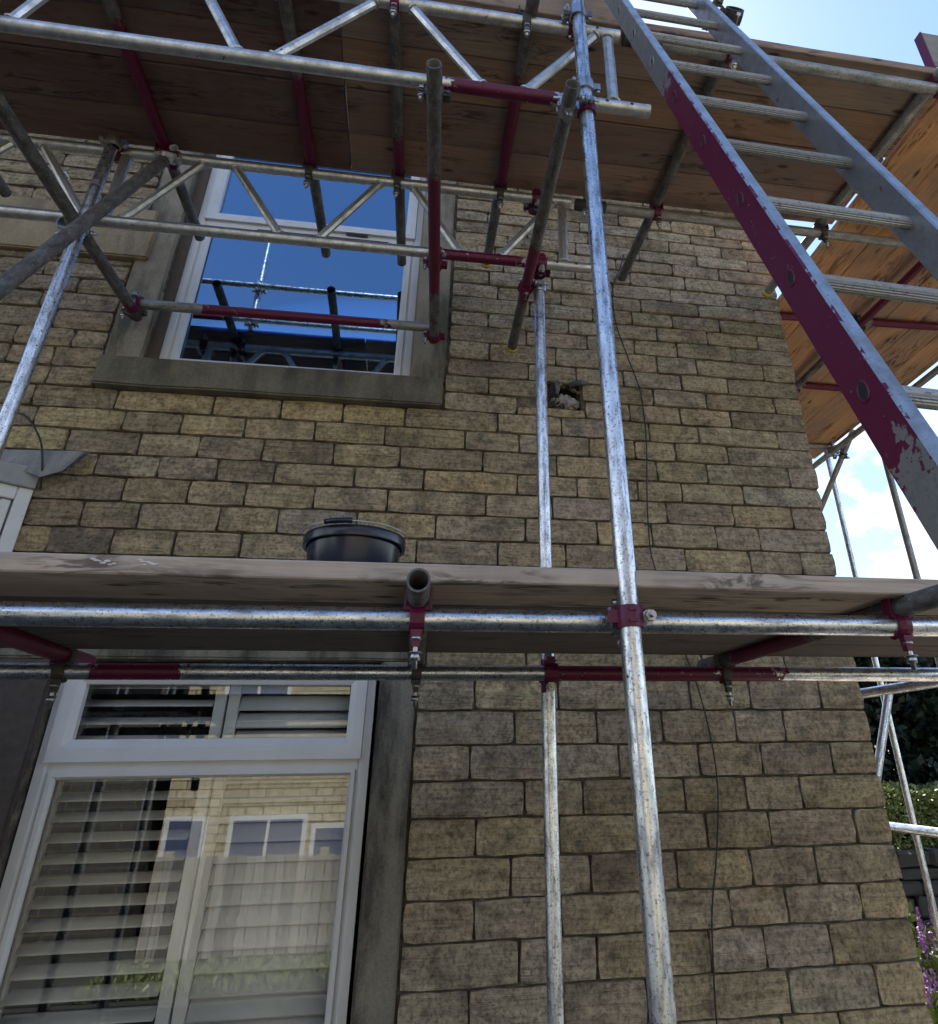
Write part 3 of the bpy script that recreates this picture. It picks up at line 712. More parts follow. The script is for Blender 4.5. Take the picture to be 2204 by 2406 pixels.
tube('t5', 'dark transom behind the ladder with its end against the bare stone wall', V(1.075, 1.645, ZT), V(1.047, 3.149, ZT), W_)
tube('t6', 'grey transom with yellow end cap at the corner of the house', V(1.985, 1.55, ZT), V(1.935, 3.158, ZT), D_, cap=1)
ZE = 1.995
tube('A', 'long dark tube slanting from the top left edge to the left window jamb', V(-1.475, 1.42, ZE), V(-1.388, 3.12, ZE), W_, [(1.56, 1.75)])
tube('E', 'dark open-ended tube with maroon lower half hanging before the right window jamb', V(-.050, 1.512, ZE), V(.016, 3.115, ZE), W_, [(.46, 1.19)], cap=1)
tube('F', 'worn open-ended tube slanting down beside the tall front upright to a yellow cap', V(.396, 1.515, ZE), V(.415, 3.135, ZE), W_, [(.80, 1.18)], cap=1)
tube('G', 'short maroon painted tube lying across the lower part of the upper window', V(-1.38, 3.075, 2.042), V(.018, 3.075, 2.044), D_, [(.293, 1.153)])
tube('B', 'dark diagonal brace crossing in front of the left end of the rear lattice beam', V(-1.27, 1.25, .018), V(-1.186, 2.47, 2.384), W_)
tube('H', 'grey rear ledger running right along the wall edge of the upper platform', V(.665, 2.55, 2.478), V(3.46, 2.582, 2.487), D_)
tube('I', 'grey front ledger behind the ladder along the upper platform edge', V(.665, 1.672, 2.506), V(2.02, 1.672, 2.476), D_)
tube('K', 'bright red transom beneath the boards round the side of the house', V(2.09, 3.365, ZT), V(3.60, 3.320, ZT), D_, [(0, .36), (.62, 1.5)])
tube('L', 'reddish transom beneath the side boards, next after the bright red one', V(2.09, 4.165, ZT), V(3.62, 4.180, ZT), D_, [(.6, 1.1)])
tube('Mm', 'farthest grey transom beneath the side boards', V(2.4, 5.18, ZT), V(3.62, 5.165, ZT), D_)
tube('J', 'brown tube running back beneath the middle of the side boards', V(2.650, 1.80, 2.484), V(2.600, 4.35, 2.484), W_, [(.9, 1.55)])
tube('N', 'dark tube running back under the outer edge of the side boards against the sky', V(3.475, 1.75, 2.484), V(3.47, 5.75, 2.484), D_)
tube('S1', 'thick grey upright against the clouds beside the ladder', V(3.52, 4.565, -1.6), V(3.52, 4.58, 3.4), D_)
tube('S2', 'thinner far upright against the clouds, seen again before the dark conifer', V(3.82, 5.70, -1.6), V(3.80, 5.735, 2.95), G_)
tube('BR', 'short brace slanting from the far end of the side platform', V(3.60, 4.98, 2.62), V(3.42, 6.15, 1.62), D_)
tube('O', 'pale tube sloping away below the lower platform at the house corner', V(2.62, 2.50, .400), V(2.27, 4.25, .400), G_)
tube('P', 'grey diagonal brace emerging behind the lower house corner', V(2.86, 4.2, .50), V(2.35, 4.2, -.65), G_, [(.76, .86)])
tube('R', 'bright rail before the sunlit hedge at the lower right edge', V(3.03, 5.10, -.25), V(2.62, 3.25, -.25), G_)
tube('gr1', 'lower guard rail of the upper platform, seen mirrored in the upper window', V(-2.4, 1.675, 3.27), V(.55, 1.675, 3.27), G_, [(.2, .8)])
tube('gr2', 'upper guard rail of the upper platform, seen mirrored in the upper window', V(-2.4, 1.675, 3.60), V(.55, 1.675, 3.60), G_)

MA, DF, ZB = 'paint_maroon', 'dark_fitting', 'zinc_bolt'
cross('main', 'ledger_f', MA, ZB); cross('inner', 'ledger_b', MA, MA)
for kt, kl, cm in (('tm', 'ledger_f', MA), ('tm', 'ledger_b', DF), ('tr', 'ledger_f', MA), ('tr', 'ledger_b', DF), ('tl', 'ledger_b', DF), ('tl', 'ledger_f', MA), ('t5', 'H', MA), ('t6', 'H', DF), ('t5', 'I', MA), ('t6', 'I', MA)): clipx(kt, kl, cm)
cross('E', 'G', MA, DF); cross('A', 'G', DF, MA); cross('left', 'A', ZB, MA); cross('F', 'inner', MA, ZB); cross('F', 'main', ZB, MA)
cross('K', 'J', DF); cross('L', 'J', DF); cross('Mm', 'N', ZB, DF); cross('K', 'N', DF); cross('S1', 'N', DF); cross('BR', 'N', DF, ZB); cross('R', 'S2', ZB, MA); cross('J', 'H', DF)
cross('frontleft', 'gr1', MA, ZB); cross('frontleft', 'gr2', ZB)
# clips along the tubes and small extra fittings
Xv, Yv_, Zv = Vector((1, 0, 0)), Vector((0, 1, 0)), Vector((0, 0, 1))

# ------------------------------------------------------------------ aluminium lattice beams
def lattice(label, y, zt0, zb0, x0t, x1t, x0b, x1b, diags, posts, paint):
    org = V(x0b, y, zb0); e = empty('lattice_beam', org, label, 'lattice beam', 'aluminium lattice beams under the upper platform')
    def ch(nm, xa, xb, z, bands=()):
        o = link(nm, tube_mesh(V(xa, y, z), V(xb, y, z), TR, bands), 'aluminium', e, V(xa, y, z)-org); return o
    tc_ = ch('top_chord', x0t, x1t, zt0); bc = ch('bottom_chord', x0b, x1b, zb0, [(p-x0b, q-x0b) for p, q in paint])
    def member(nm, xa, xb, r):
        a, b = V(xa, y, zt0)-org, V(xb, y, zb0)-org; d = (b-a).normalized(); bm = bmesh.new()
        x, yy, ax = frame_of(d); n = 8; A = []; B_ = []
        for i in range(n):                                  # flattened oval section
            t = 2*math.pi*(i+.5)/n; dd = Vector((0, 1, 0))*math.cos(t)*r*.95 + d.cross(Vector((0, 1, 0)))*math.sin(t)*r*1.05
            A.append(bm.verts.new(a + d*.018 + dd)); B_.append(bm.verts.new(b - d*.018 + dd))
        for i in range(n): bm.faces.new((A[i], A[(i+1) % n], B_[(i+1) % n], B_[i]))
        bmesh.ops.recalc_face_normals(bm, faces=list(bm.faces))
        o = link(nm, bm, 'aluminium', e)
        for p, sg in ((a, 1), (b, -1)):                     # weld beads
            bw = bmesh.new(); q = p + d*sg*.024; n2, m2 = 14, 5
            sl = (p + d*sg*.0) ; R = []
            for i in range(n2):
                t = 2*math.pi*i/n2; dd = Vector((0, 1, 0))*math.cos(t) + d.cross(Vector((0, 1, 0)))*math.sin(t)
                cpt = q + dd*(r*1.12); R.append([bw.verts.new(cpt + (dd*math.cos(2*math.pi*k/m2) + d*math.sin(2*math.pi*k/m2))*.0048) for k in range(m2)])
            for i in range(n2):
                for k in range(m2): bw.faces.new((R[i][k], R[(i+1) % n2][k], R[(i+1) % n2][(k+1) % m2], R[i][(k+1) % m2])).smooth = True
            bmesh.ops.recalc_face_normals(bw, faces=list(bw.faces)); link('weld', bw, 'aluminium', o)
    for xa, xb in diags: member('diagonal', xa, xb, .0175)
    for xp in posts: member('post', xp, xp, .021)
    for xh, zz in ((x1t-.09, zt0), (x1b-.07, zb0), (x1b-.16, zb0)):   # black discs painting the darkness of pin holes near the end
        bm = bmesh.new(); p = V(xh, y, zz)-org; add_cyl(bm, p + Vector((0, -TR-.0006, 0)), p + Vector((0, -TR+.004, 0)), .0062, 10); link('pin_hole_disc', bm, 'gasket', e)
    return e
lb_f = lattice('front aluminium lattice beam across the top, nearest the camera', 1.672, 2.508, 2.108, -2.6, .628, -2.6, .712,
        [(-1.22, -1.37), (-.895, -.68), (-.27, -.59), (-.16, .125), (.545, .25), (-1.5, -1.42)], [.58], [(.008, .385)])
lb_r = lattice('rear aluminium lattice beam crossing in front of the upper window', 2.55, 2.486, 2.092, -2.6, .622, -2.6, .70,
        [(-1.72, -1.45), (-1.05, -1.32), (-.93, -.665), (-.275, -.525), (-.14, .11), (.545, .27), (-1.82, -2.1)], [-1.375, .578], [(.02, .395)])
def clampbeam(beam, P, a, b, off, ca, cb=None):
    return coupler(beam, P, a, b, off, ca, cb)
for key, bx in (('t1', -1.235), ('t2', -.602), ('t3', -.205), ('t4', .277)):
    clip(TUBES[key][0], V(bx, 2.55, 2.486), Xv, MA if key == 't1' else DF)
    clip(TUBES[key][0], V(bx-.008, 1.672, 2.508), Xv, MA if key == 't3' else DF)
clampbeam(lb_r, V(-1.41, 2.55, 2.486), Xv, Zv, (0, -.062, -.01), MA, ZB); clampbeam(lb_r, V(-1.186, 2.55, 2.486), Xv, (.06, .45, .89), (0, -.05, -.05), MA, ZB)
clampbeam(lb_f, V(.452, 1.672, 2.508), Xv, Zv, (0, -.062, 0), MA, ZB); clampbeam(lb_f, V(.462, 1.672, 2.108), Xv, Zv, (0, -.062, 0), ZB, MA)
clampbeam(lb_f, V(-.046, 1.672, 2.108), Xv, Yv_, (0, 0, -.06), DF, MA); clampbeam(lb_r, V(.47, 2.55, 2.092), Xv, Zv, (0, .06, 0), MA, ZB)
clampbeam(lb_r, V(-.005, 2.55, 2.092), Xv, Yv_, (0, 0, -.06), MA); clampbeam(lb_r, V(.455, 2.55, 2.486), Xv, Zv, (0, .06, 0), MA, DF)
# sleeves joining beam ends to the ledgers
for k, pos in (('H', V(.665, 2.551, 2.478)), ('I', V(.665, 1.672, 2.506))):
    o = TUBES[k][0]; bm = bmesh.new(); add_cyl(bm, Vector((-.02, 0, 0)), Vector((.13, 0, 0)), TR+.005, 16); so = link('sleeve', bm, 'dark_fitting', o)
    for q in (.02, .09):
        b = bpy.data.objects.new('bolt', bolt_mesh()); COL.objects.link(b); b.parent = so; b.location = (q, -.01, -TR-.008); b.rotation_euler = (math.pi/2, 0, 0)

# ------------------------------------------------------------------ boards
def wood_board(label, x0, x1, y0, y1, z0, z1, tone, along='X', group=None, name='scaffold_board', rnd=srnd):
    L, W2, H2 = (x1-x0, y1-y0, z1-z0) if along == 'X' else ((y1-y0, x1-x0, z1-z0) if along == 'Y' else (0, 0, 0))
    bm = bmesh.new(); n = 8
    secs = []
    for i in range(n+1):
        x = L*i/n - L/2; wob = rnd.uniform(-.0018, .0018); wz = rnd.uniform(-.0015, .0015); b = .0035
        pts = ((-W2/2+b, -H2/2), (W2/2-b, -H2/2), (W2/2, -H2/2+b), (W2/2, H2/2-b), (W2/2-b, H2/2), (-W2/2+b, H2/2), (-W2/2, H2/2-b), (-W2/2, -H2/2+b))
        secs.append([bm.verts.new((x, p[0]+wob, p[1]+wz)) for p in pts])
    for i in range(n):
        for k in range(8): bm.faces.new((secs[i][k], secs[i+1][k], secs[i+1][(k+1) % 8], secs[i][(k+1) % 8]))
    bm.faces.new(secs[0]); bm.faces.new(secs[-1][::-1]); bmesh.ops.recalc_face_normals(bm, faces=list(bm.faces))
    o = link(name, bm, 'scaffold_timber', None, V((x0+x1)/2, (y0+y1)/2, (z0+z1)/2)); o.color = (*tone, 1)
    if along == 'Y': o.rotation_euler.z = math.pi/2
    if label: tag(o, label, 'board' if name != 'toe_board' else 'toe board', group)
    return o
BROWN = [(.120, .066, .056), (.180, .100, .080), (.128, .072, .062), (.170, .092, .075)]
ORD = ['outermost', 'second from outside', 'second from the wall', 'innermost']
edges = [1.652, 1.884, 2.116, 2.350, 2.585]
for k in range(4):
    y0, y1 = edges[k]+.0032, edges[k+1]-.0032; dz = (0, .004, -.0002, .005)[k]
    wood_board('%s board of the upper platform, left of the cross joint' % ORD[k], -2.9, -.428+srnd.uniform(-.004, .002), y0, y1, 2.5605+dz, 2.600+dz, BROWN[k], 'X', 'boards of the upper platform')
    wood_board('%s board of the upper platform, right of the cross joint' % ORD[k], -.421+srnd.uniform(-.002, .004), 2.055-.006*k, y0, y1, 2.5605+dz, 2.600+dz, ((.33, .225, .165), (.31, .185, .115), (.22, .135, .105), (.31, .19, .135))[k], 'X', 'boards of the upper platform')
# side platform, boards running back along the gable
sx = [2.072, 2.308, 2.314, 2.546, 2.566, 2.824, 2.830, 3.054, 3.060, 3.284, 3.290, 3.508]
SORD = ['nearest the gable', 'second from the gable', 'third from the gable', 'third from the outside', 'second from the outside', 'outermost']
STN = [(.62, .32, .15), (.54, .29, .15), (.40, .245, .16), (.50, .285, .155), (.44, .26, .165), (.56, .325, .175)]
for k in range(6):
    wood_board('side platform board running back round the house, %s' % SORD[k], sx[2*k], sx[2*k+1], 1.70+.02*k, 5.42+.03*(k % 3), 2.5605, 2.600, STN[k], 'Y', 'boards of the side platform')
wood_board('maroon ended toe board standing on edge at the top right corner', 2.005, 3.45, 1.664, 1.702, 2.602, 2.845, (.30, .27, .24), 'X', name='toe_board')
bm = bmesh.new(); box(bm, -.006, 0, -.0205, .0205, -.1225, .1225)
tb = [o for o in COL.objects if o.name.startswith('toe_board')][0]; pe = link('painted_end', bm, 'paint_maroon', tb, (-.7225, 0, 0))
wood_board('lower toe board on edge along the upper platform, left of the ladder', -2.8, .640, 1.664, 1.702, 2.602, 2.835, (.30, .22, .16), 'X', 'toe boards of the upper platform', 'toe_board')
wood_board('upper toe board on edge, stacked on the lower one left of the ladder', -2.8, .40, 1.664, 1.702, 2.837, 3.065, (.26, .20, .15), 'X', 'toe boards of the upper platform', 'toe_board')
# lower platform
le = [1.595, 1.828, 2.066, 2.305, 2.548]
LORD = ['outermost board of the lower platform with pale sunless front edge', 'second board of the lower platform from outside', 'third board of the lower platform from outside', 'innermost board of the lower platform']
LT = [(.50, .40, .315), (.15, .125, .11), (.13, .11, .098), (.13, .105, .09)]  # inner boards darkened: the shade beneath the platform is put into their tone
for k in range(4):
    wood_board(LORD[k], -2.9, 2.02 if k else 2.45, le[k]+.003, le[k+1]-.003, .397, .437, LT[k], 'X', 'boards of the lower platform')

# ------------------------------------------------------------------ ladder
P0, Dk, Wv = Vector((.5248, 1.339, 2.1445+EYE)), Vector((.0033, -.0908, -.2457)), Vector((.320, -.0084, -.0192))
foot = P0 + Dk*15.25
lad = empty('ladder', foot, 'long aluminium ladder with maroon painted left stile leaning on the upper platform', 'ladder')
ax = Dk.normalized(); xw = Wv.normalized(); nv = ax.cross(xw).normalized()      # nv: normal of the ladder plane
if nv.y > 0: nv = -nv
def stile(P, paint):
    k0, k1 = -4.6, 15.25; bm = bmesh.new(); pl = bm.loops.layers.float.new('paint') if False else None
    w, d = .0125, .034
    prof = [(-w, -d), (w, -d), (w, d), (-w, d)]; b = .003
    prof = [(-w, -d+b), (-w+b, -d), (w-b, -d), (w, -d+b), (w, d-b), (w-b, d), (-w+b, d), (-w, d-b)]
    N = 60; pv = bm.verts.layers.float.new('paint'); secs = []
    for i in range(N+1):
        k = k0 + (k1-k0)*i/N; secs.append([(P + Dk*k + xw*a + nv*q - foot, k, a, q) for a, q in prof])
    for i in range(N):
        for j in range(8):
            j2 = (j+1) % 8; vs_ = []
            for (pt, k, a, q) in (secs[i][j], secs[i+1][j], secs[i+1][j2], secs[i][j2]):
                v = bm.verts.new(pt)
                left = j == 7                                           # outer left face only
                v[pv] = (max(0, min(1.0, (k-2.42)*2, (7.75-k)*2)) if left and paint else 0)
                if paint and j in (0, 6) : v[pv] = max(0, min(.46, (k-2.5)*2, (7.6-k)*2))
                vs_.append(v)
            bm.faces.new(vs_)
    bm.faces.new([bm.verts.new(q[0]) for q in secs[-1]]); bm.faces.new([bm.verts.new(q[0]) for q in secs[0]][::-1])
    bmesh.ops.recalc_face_normals(bm, faces=list(bm.faces))
    return link('stile', bm, 'ladder_aluminium', lad)
stile(P0, True); stile(P0 + Wv, False)
for k in range(-4, 15):
    a, b = P0 + Dk*k - foot, P0 + Dk*k + Wv - foot; bm = bmesh.new(); d = (b-a).normalized(); n = 40; A = []; B_ = []
    for i in range(n):
        t = 2*math.pi*i/n; r = .0150 if i % 2 else .0138; dd = ax*math.cos(t) + nv*math.sin(t)*.82
        A.append(bm.verts.new(a + d*.010 + dd*r)); B_.append(bm.verts.new(b - d*.010 + dd*r))
    for i in range(n): bm.faces.new((A[i], A[(i+1) % n], B_[(i+1) % n], B_[i]))
    bmesh.ops.recalc_face_normals(bm, faces=list(bm.faces)); ro = link('rung', bm, 'dull_grey_steel', lad)
    # flared end of the rung in the stile face: rim and a black face painting the unlit bore
    bm = bmesh.new(); q = a - d*.0128; n = 16; R = [[], [], []]
    for i in range(n):
        t = 2*math.pi*i/n; dd = ax*math.cos(t)*1.15 + nv*math.sin(t)*.82
        R[0].append(bm.verts.new(q + dd*.0150)); R[1].append(bm.verts.new(q - d*.0022 + dd*.0132)); R[2].append(bm.verts.new(q + d*.0002 + dd*.0108))
    for i in range(n):
        for h in range(2): bm.faces.new((R[h][i], R[h][(i+1) % n], R[h+1][(i+1) % n], R[h+1][i])).smooth = True
    f = bm.faces.new(R[2]); f.material_index = 1
    bmesh.ops.recalc_face_normals(bm, faces=list(bm.faces)); link('rung_end', bm, ['paint_maroon' if 3 <= k <= 7 else 'dull_grey_steel', 'gasket'], ro)
# loose clamp holding the ladder head
lc = coupler(None, P0 + Wv + Dk*-.72 + xw*.034, ax, nv, xw*.066, 'old_timber', DF)
lc.name = 'scaffold_coupler'; tag(lc, 'dark open scaffold coupler clamped to the head of the ladder against the sky', 'coupler')

# ------------------------------------------------------------------ bucket on the lower platform
bk = empty('bucket', V(-.190, 2.25, .4375), 'black plastic builders bucket standing on the lower platform', 'bucket')
def lathe(prof, n=40):
    bm = bmesh.new(); R = [[bm.verts.new((r*math.cos(2*math.pi*i/n), r*math.sin(2*math.pi*i/n), z)) for i in range(n)] for r, z in prof]
    for a in range(len(prof)-1):
        for i in range(n): bm.faces.new((R[a][i], R[a][(i+1) % n], R[a+1][(i+1) % n], R[a+1][i])).smooth = True
    return bm
HB_ = .245
bm = lathe([(.0005, .002), (.112, .002), (.118, .006), (.142, HB_-.02), (.145, HB_), (.1425, HB_), (.139, HB_-.02), (.114, .01), (.0005, .009)]); link('body', bm, 'black_plastic', bk)
bm = lathe([(.1445, HB_-.030), (.153, HB_-.032), (.1545, HB_-.028), (.1555, HB_-.006), (.154, HB_), (.147, HB_+.003), (.143, HB_)]); link('rim', bm, 'black_plastic', bk)
def wire(pts, r, name, mat, parent, n=8):
    bm = bmesh.new(); pts = [Vector(p) for p in pts]; R = []
    for i, p in enumerate(pts):
        d = (pts[min(i+1, len(pts)-1)] - pts[max(i-1, 0)]); x, y, a = frame_of(d)
        R.append([bm.verts.new(p + (x*math.cos(2*math.pi*k/n) + y*math.sin(2*math.pi*k/n))*r) for k in range(n)])
    for i in range(len(pts)-1):
        for k in range(n): bm.faces.new((R[i][k], R[i][(k+1) % n], R[i+1][(k+1) % n], R[i+1][k])).smooth = True
    bm.faces.new(R[0][::-1]); bm.faces.new(R[-1]); bmesh.ops.recalc_face_normals(bm, faces=list(bm.faces))
    return link(name, bm, mat, parent)
arc = [(.158*math.cos(t), -.02 + .150*math.sin(t)*-1, HB_+.002 + .004*math.sin(t)) for t in [math.pi*i/24 for i in range(25)]]
wire(arc, .0022, 'handle', 'steel_wire', bk); gr_ = [a for a in arc if -.085 < a[0] < .005]
wire([(a[0], a[1], a[2]+.001) for a in gr_], .0080, 'grip', 'black_plastic', bk, 12)

# ------------------------------------------------------------------ rag of plastic in the hole, slate sliver
rb = random.Random(5)
pb = empty('plastic_bag', V(.70, WY+.03, 1.725), 'crumpled grey and white plastic bag stuffed into the hole in the wall', 'bag')
def crumple(name, mat, cx_, cz_, w, h, seed, y=0.0):
    bm = bmesh.new(); n = 16; Gd = []
    for j in range(n+1):
        row = []
        for i in range(n+1):
            u, v = i/n*2-1, j/n*2-1; rr = 1 + .28*noise.noise((u*2.3+seed, v*2.3, seed))
            x = cx_ + w*u*rr*math.sqrt(1-.42*v*v); z = cz_ + h*v*rr*math.sqrt(1-.42*u*u)
            d = abs(noise.noise((u*2.1+seed*3, v*3.4, 2.0))) + .55*abs(noise.noise((u*5+seed, v*6, 7.0)))
            row.append(bm.verts.new((x, y - .065*d + .05*(u*u+v*v)*.5, z)))
        Gd.append(row)
    for j in range(n):
        for i in range(n): bm.faces.new((Gd[j][i], Gd[j][i+1], Gd[j+1][i+1], Gd[j+1][i])).smooth = True
    bmesh.ops.solidify(bm, geom=list(bm.faces), thickness=.0012); return link(name, bm, mat, pb)
crumple('fold', 'bag_pale', .012, .042, .076, .042, 3.1, -.02); crumple('fold', 'bag_dark', -.045, .100, .036, .060, 8.4, -.02); crumple('fold', 'bag_dark', -.03, .020, .055, .026, 4.7, -.012); crumple('fold', 'bag_pale', -.028, .118, .012, .045, 6.2, -.05)
bm = bmesh.new(); pts = [(.735, 1.845), (.80, 1.856), (.845, 1.879), (.80, 1.886), (.742, 1.878)]
vs = [bm.verts.new((x-.74, -.012 - .02*(i % 2), z-1.845)) for i, (x, z) in enumerate(pts)]; bm.faces.new(vs); bmesh.ops.solidify(bm, geom=list(bm.faces), thickness=.008)
tag(link('slate_sliver', bm, 'slate_grey', None, V(.74, WY-.004, 1.845)), 'thin dark slate sliver poking out beside the hole in the wall', 'slate')

bm = bmesh.new()
for k in range(26):
    t = rb.uniform(0, 6.28); q = Vector((.711 + .088*math.cos(t), WY + rb.uniform(.0, .06), 1.80 + .078*math.sin(t) + EYE)); sz = rb.uniform(.008, .021)
    g0 = bmesh.ops.create_icosphere(bm, subdivisions=1, radius=sz)
    for v in g0['verts']: v.co = q + Vector((v.co.x*rb.uniform(.8, 1.5), v.co.y, v.co.z*rb.uniform(.6, 1.1)))
ho = hpart('broken_edge', bm, 'gritstone'); ho.color = (.24, .19, .13, 1); ho['kind'] = 'stuff'
fb = [o for o in COL.objects if o.get('label') == LORD[0]][0]
for sx_, w_ in ((-.655, .035), (-.565, .028)):
    bm = bmesh.new()
    for k in range(7): bmesh.ops.create_icosphere(bm, subdivisions=1, radius=rb.uniform(.0015, .0035), matrix=Matrix.Translation((sx_ + .225 + k*w_/5, -.1145, .004 + rb.uniform(-.006, .007))) @ Matrix.Diagonal((2.2, .35, .8, 1)))
    link('mortar_splash', bm, 'bag_pale', fb)

# ------------------------------------------------------------------ cables
def spline(pts, k=5):
    out = []; P = [Vector(p) for p in pts]
    for i in range(len(P)-1):
        p0, p1, p2, p3 = P[max(i-1, 0)], P[i], P[i+1], P[min(i+2, len(P)-1)]
        for j in range(k):
            t = j/k; out.append(.5*((2*p1) + (p2-p0)*t + (2*p0-5*p1+4*p2-p3)*t*t + (-p0+3*p1-3*p2+p3)*t**3))
    return out + [P[-1]]
def cable(pts, label, r=.0036):
    pp = spline(pts); org = pp[-1].copy(); o = wire([p-org for p in pp], r, 'cable', 'black_rubber', None); o.location = org; tag(o, label, 'cable')
cy_ = WY-.022
cable([V(*p) for p in ((1.10, cy_, 2.78), (1.075, cy_, 2.69), (1.015, cy_, 2.52), (1.010, cy_, 2.38), (1.022, cy_, 2.246), (1.080, cy_, 2.019), (1.119, cy_, 1.87), (1.130, cy_, 1.742), (1.130, cy_, 1.526), (1.106, cy_, 1.226), (1.100, cy_, 1.002), (1.116, cy_, .888), (1.17, cy_, .65), (1.255, cy_, .393), (1.296, cy_, .155), (1.297, cy_, -.04), (1.262, cy_, -.25), (1.218, cy_, -.432), (1.200, cy_, -.6), (1.190, cy_, -.764), (1.185, cy_, -1.1), (1.19, cy_, -1.58))], 'thin black cable hanging down the stone wall right of the tall upright')
cable([V(*p) for p in ((-1.88, WY-.03, 1.50), (-1.785, WY-.05, 1.495), (-1.72, WY-.062, 1.452), (-1.655, WY-.07, 1.368), (-1.625, WY-.072, 1.300), (-1.605, WY-.06, 1.215), (-1.605, WY-.03, 1.15))], 'short black cable looping down over the lead flashing at the left', .0045)
wire_o = wire([(0, 0, 0), (.02, -.02, .03), (.0, -.035, .055), (-.03, -.03, .05), (-.03, -.02, .02)], .0035, 'wall_hook', 'frame_white', None); wire_o.location = V(-1.99, WY-.02, 2.87); tag(wire_o, 'small white hook fixed to the wall at the upper left', 'hook')

# ================================================================== GARDEN AT THE RIGHT
def leafy(name, mat, n, inside, size, seed, droop=0.0, flat=.0, jit=.9):
    rd = random.Random(seed); vs, fs, tone = [], [], []
    for _ in range(n):
        p, nrm = inside(rd); p = Vector(p)
        d = Vector((rd.gauss(0, 1), rd.gauss(0, 1), rd.gauss(0, 1)-droop)).normalized(); d = (d*jit + Vector(nrm)*.8).normalized()
        sd_ = d.cross(Vector((rd.gauss(0, 1), rd.gauss(0, 1), rd.gauss(0, 1)))).normalized(); L = size*rd.uniform(.6, 1.4); w = L*.32
        b = len(vs); vs += [p, p + d*L*.5 + sd_*w, p + d*L, p + d*L*.5 - sd_*w]; fs.append((b, b+1, b+2, b+3)); t = rd.random(); tone += [t]*4
    me = bpy.data.meshes.new(name); me.from_pydata([tuple(v) for v in vs], [], fs); at = me.attributes.new('tone', 'FLOAT', 'POINT'); at.data.foreach_set('value', tone); me.materials.append(MATS[mat]); return me
def obj(name, me, parent=None, loc=(0, 0, 0)):
    o = bpy.data.objects.new(name, me); COL.objects.link(o); o.location = loc
    if parent: o.parent = parent
    return o
def conifer(x, y, h, w, label, seed):
    e = empty('conifer_tree', (x, y, 0), label, 'tree', 'dark conifers behind the hedge')
    bm = bmesh.new(); add_cyl(bm, Vector((0, 0, 0)), Vector((0, 0, h*.92)), .13, 10, .02)
    for k in range(14):
        t = seed+k*2.4; z = h*(.15+.055*k); L = w*.7*(1-(z/h)**2); add_cyl(bm, Vector((0, 0, z)), Vector((math.cos(t)*L, math.sin(t)*L, z+.12)), .028, 6, .006)
    link('trunk', bm, 'bark', e)
    def ins(rd):
        z = rd.random()**.85*h; rr = w*(1-(z/h)**2.4)**.6*(1 + .18*noise.noise((z*1.7, seed, rd.random()*.1)))
        t = rd.uniform(0, 2*math.pi); q = rr*(1-.35*rd.random()**2.2)*(1+.14*noise.noise((math.cos(t)*2, math.sin(t)*2, z*1.3+seed))); return (q*math.cos(t), q*math.sin(t), z), (math.cos(t), math.sin(t), .35)
    obj('crown', leafy('crown', 'conifer_leaf', 30000, ins, .13, seed, .3), e)
conifer(6.2, 9.6, 3.9, 1.5, 'dark conifer just right of the house corner, behind the hedge', 1); conifer(8.1, 9.4, 4.2, 1.6, 'dark conifer at the right edge, behind the hedge', 2)
conifer(4.6, 10.4, 3.7, 1.4, 'dark conifer mostly hidden by the house corner', 3)
def hedge(x0, x1, y0, y1, h0, h1, label, seed, n):
    e = empty('hedge', ((x0+x1)/2, (y0+y1)/2, 0), label, 'hedge', 'clipped hedges behind the garden wall'); cx_, cy2 = (x0+x1)/2, (y0+y1)/2
    bm = bmesh.new()
    for k in range(7):
        x = x0+(x1-x0)*(k+.5)/7-cx_; add_cyl(bm, Vector((x, 0, 0)), Vector((x+.1, .05, h1*.75)), .03, 6, .012)
    link('stem', bm, 'bark', e)
    def ins(rd):
        t = rd.random(); x, y, z = rd.uniform(x0, x1), rd.uniform(y0, y1), rd.uniform(h0, h1)
        bumpy = .10*noise.noise((x*2.2, y*2.2, seed)); nr = (0, -1, .3)
        if t < .5: z = h1 + bumpy - .06*rd.random(); nr = (0, 0, 1)
        elif t < .85: y = y0 + bumpy + .08*rd.random()
        return (x-cx_, y-cy2, z), nr
    obj('foliage', leafy('foliage', 'hedge_leaf', n, ins, .045, seed), e)
hedge(4.0, 8.5, 7.45, 8.3, .9, 1.50, 'sunlit clipped green hedge at the lower right behind the uprights', 4, 30000)
hedge(6.3, 9.0, 8.25, 8.75, 1.2, 1.72, 'taller rounded hedge top at the right edge', 5, 12000)
gw = empty('garden_wall', (5.5, 7.2, 0), 'low shadow-toned dry stone wall under the hedge', 'garden wall')
bm = boxb(-2.5, 3.5, .12, .42, 0, 1.0); link('core', bm, 'shadowed_wall_stone', gw)
z = 0; rw = random.Random(9)
while z < .98:
    h = rw.uniform(.09, .17); x = -2.5
    while x < 3.4:
        w = rw.uniform(.18, .45); bm = boxb(-w/2+.008, w/2-.008, 0, .2, .006, h-.006, .018)
        for v in bm.verts: v.co += Vector((rw.uniform(-.012, .012), rw.uniform(-.02, .02), rw.uniform(-.01, .01)))
        link('stone', bm, 'shadowed_wall_stone', gw, (x+w/2, rw.uniform(-.02, .03), z)); x += w
    z += h
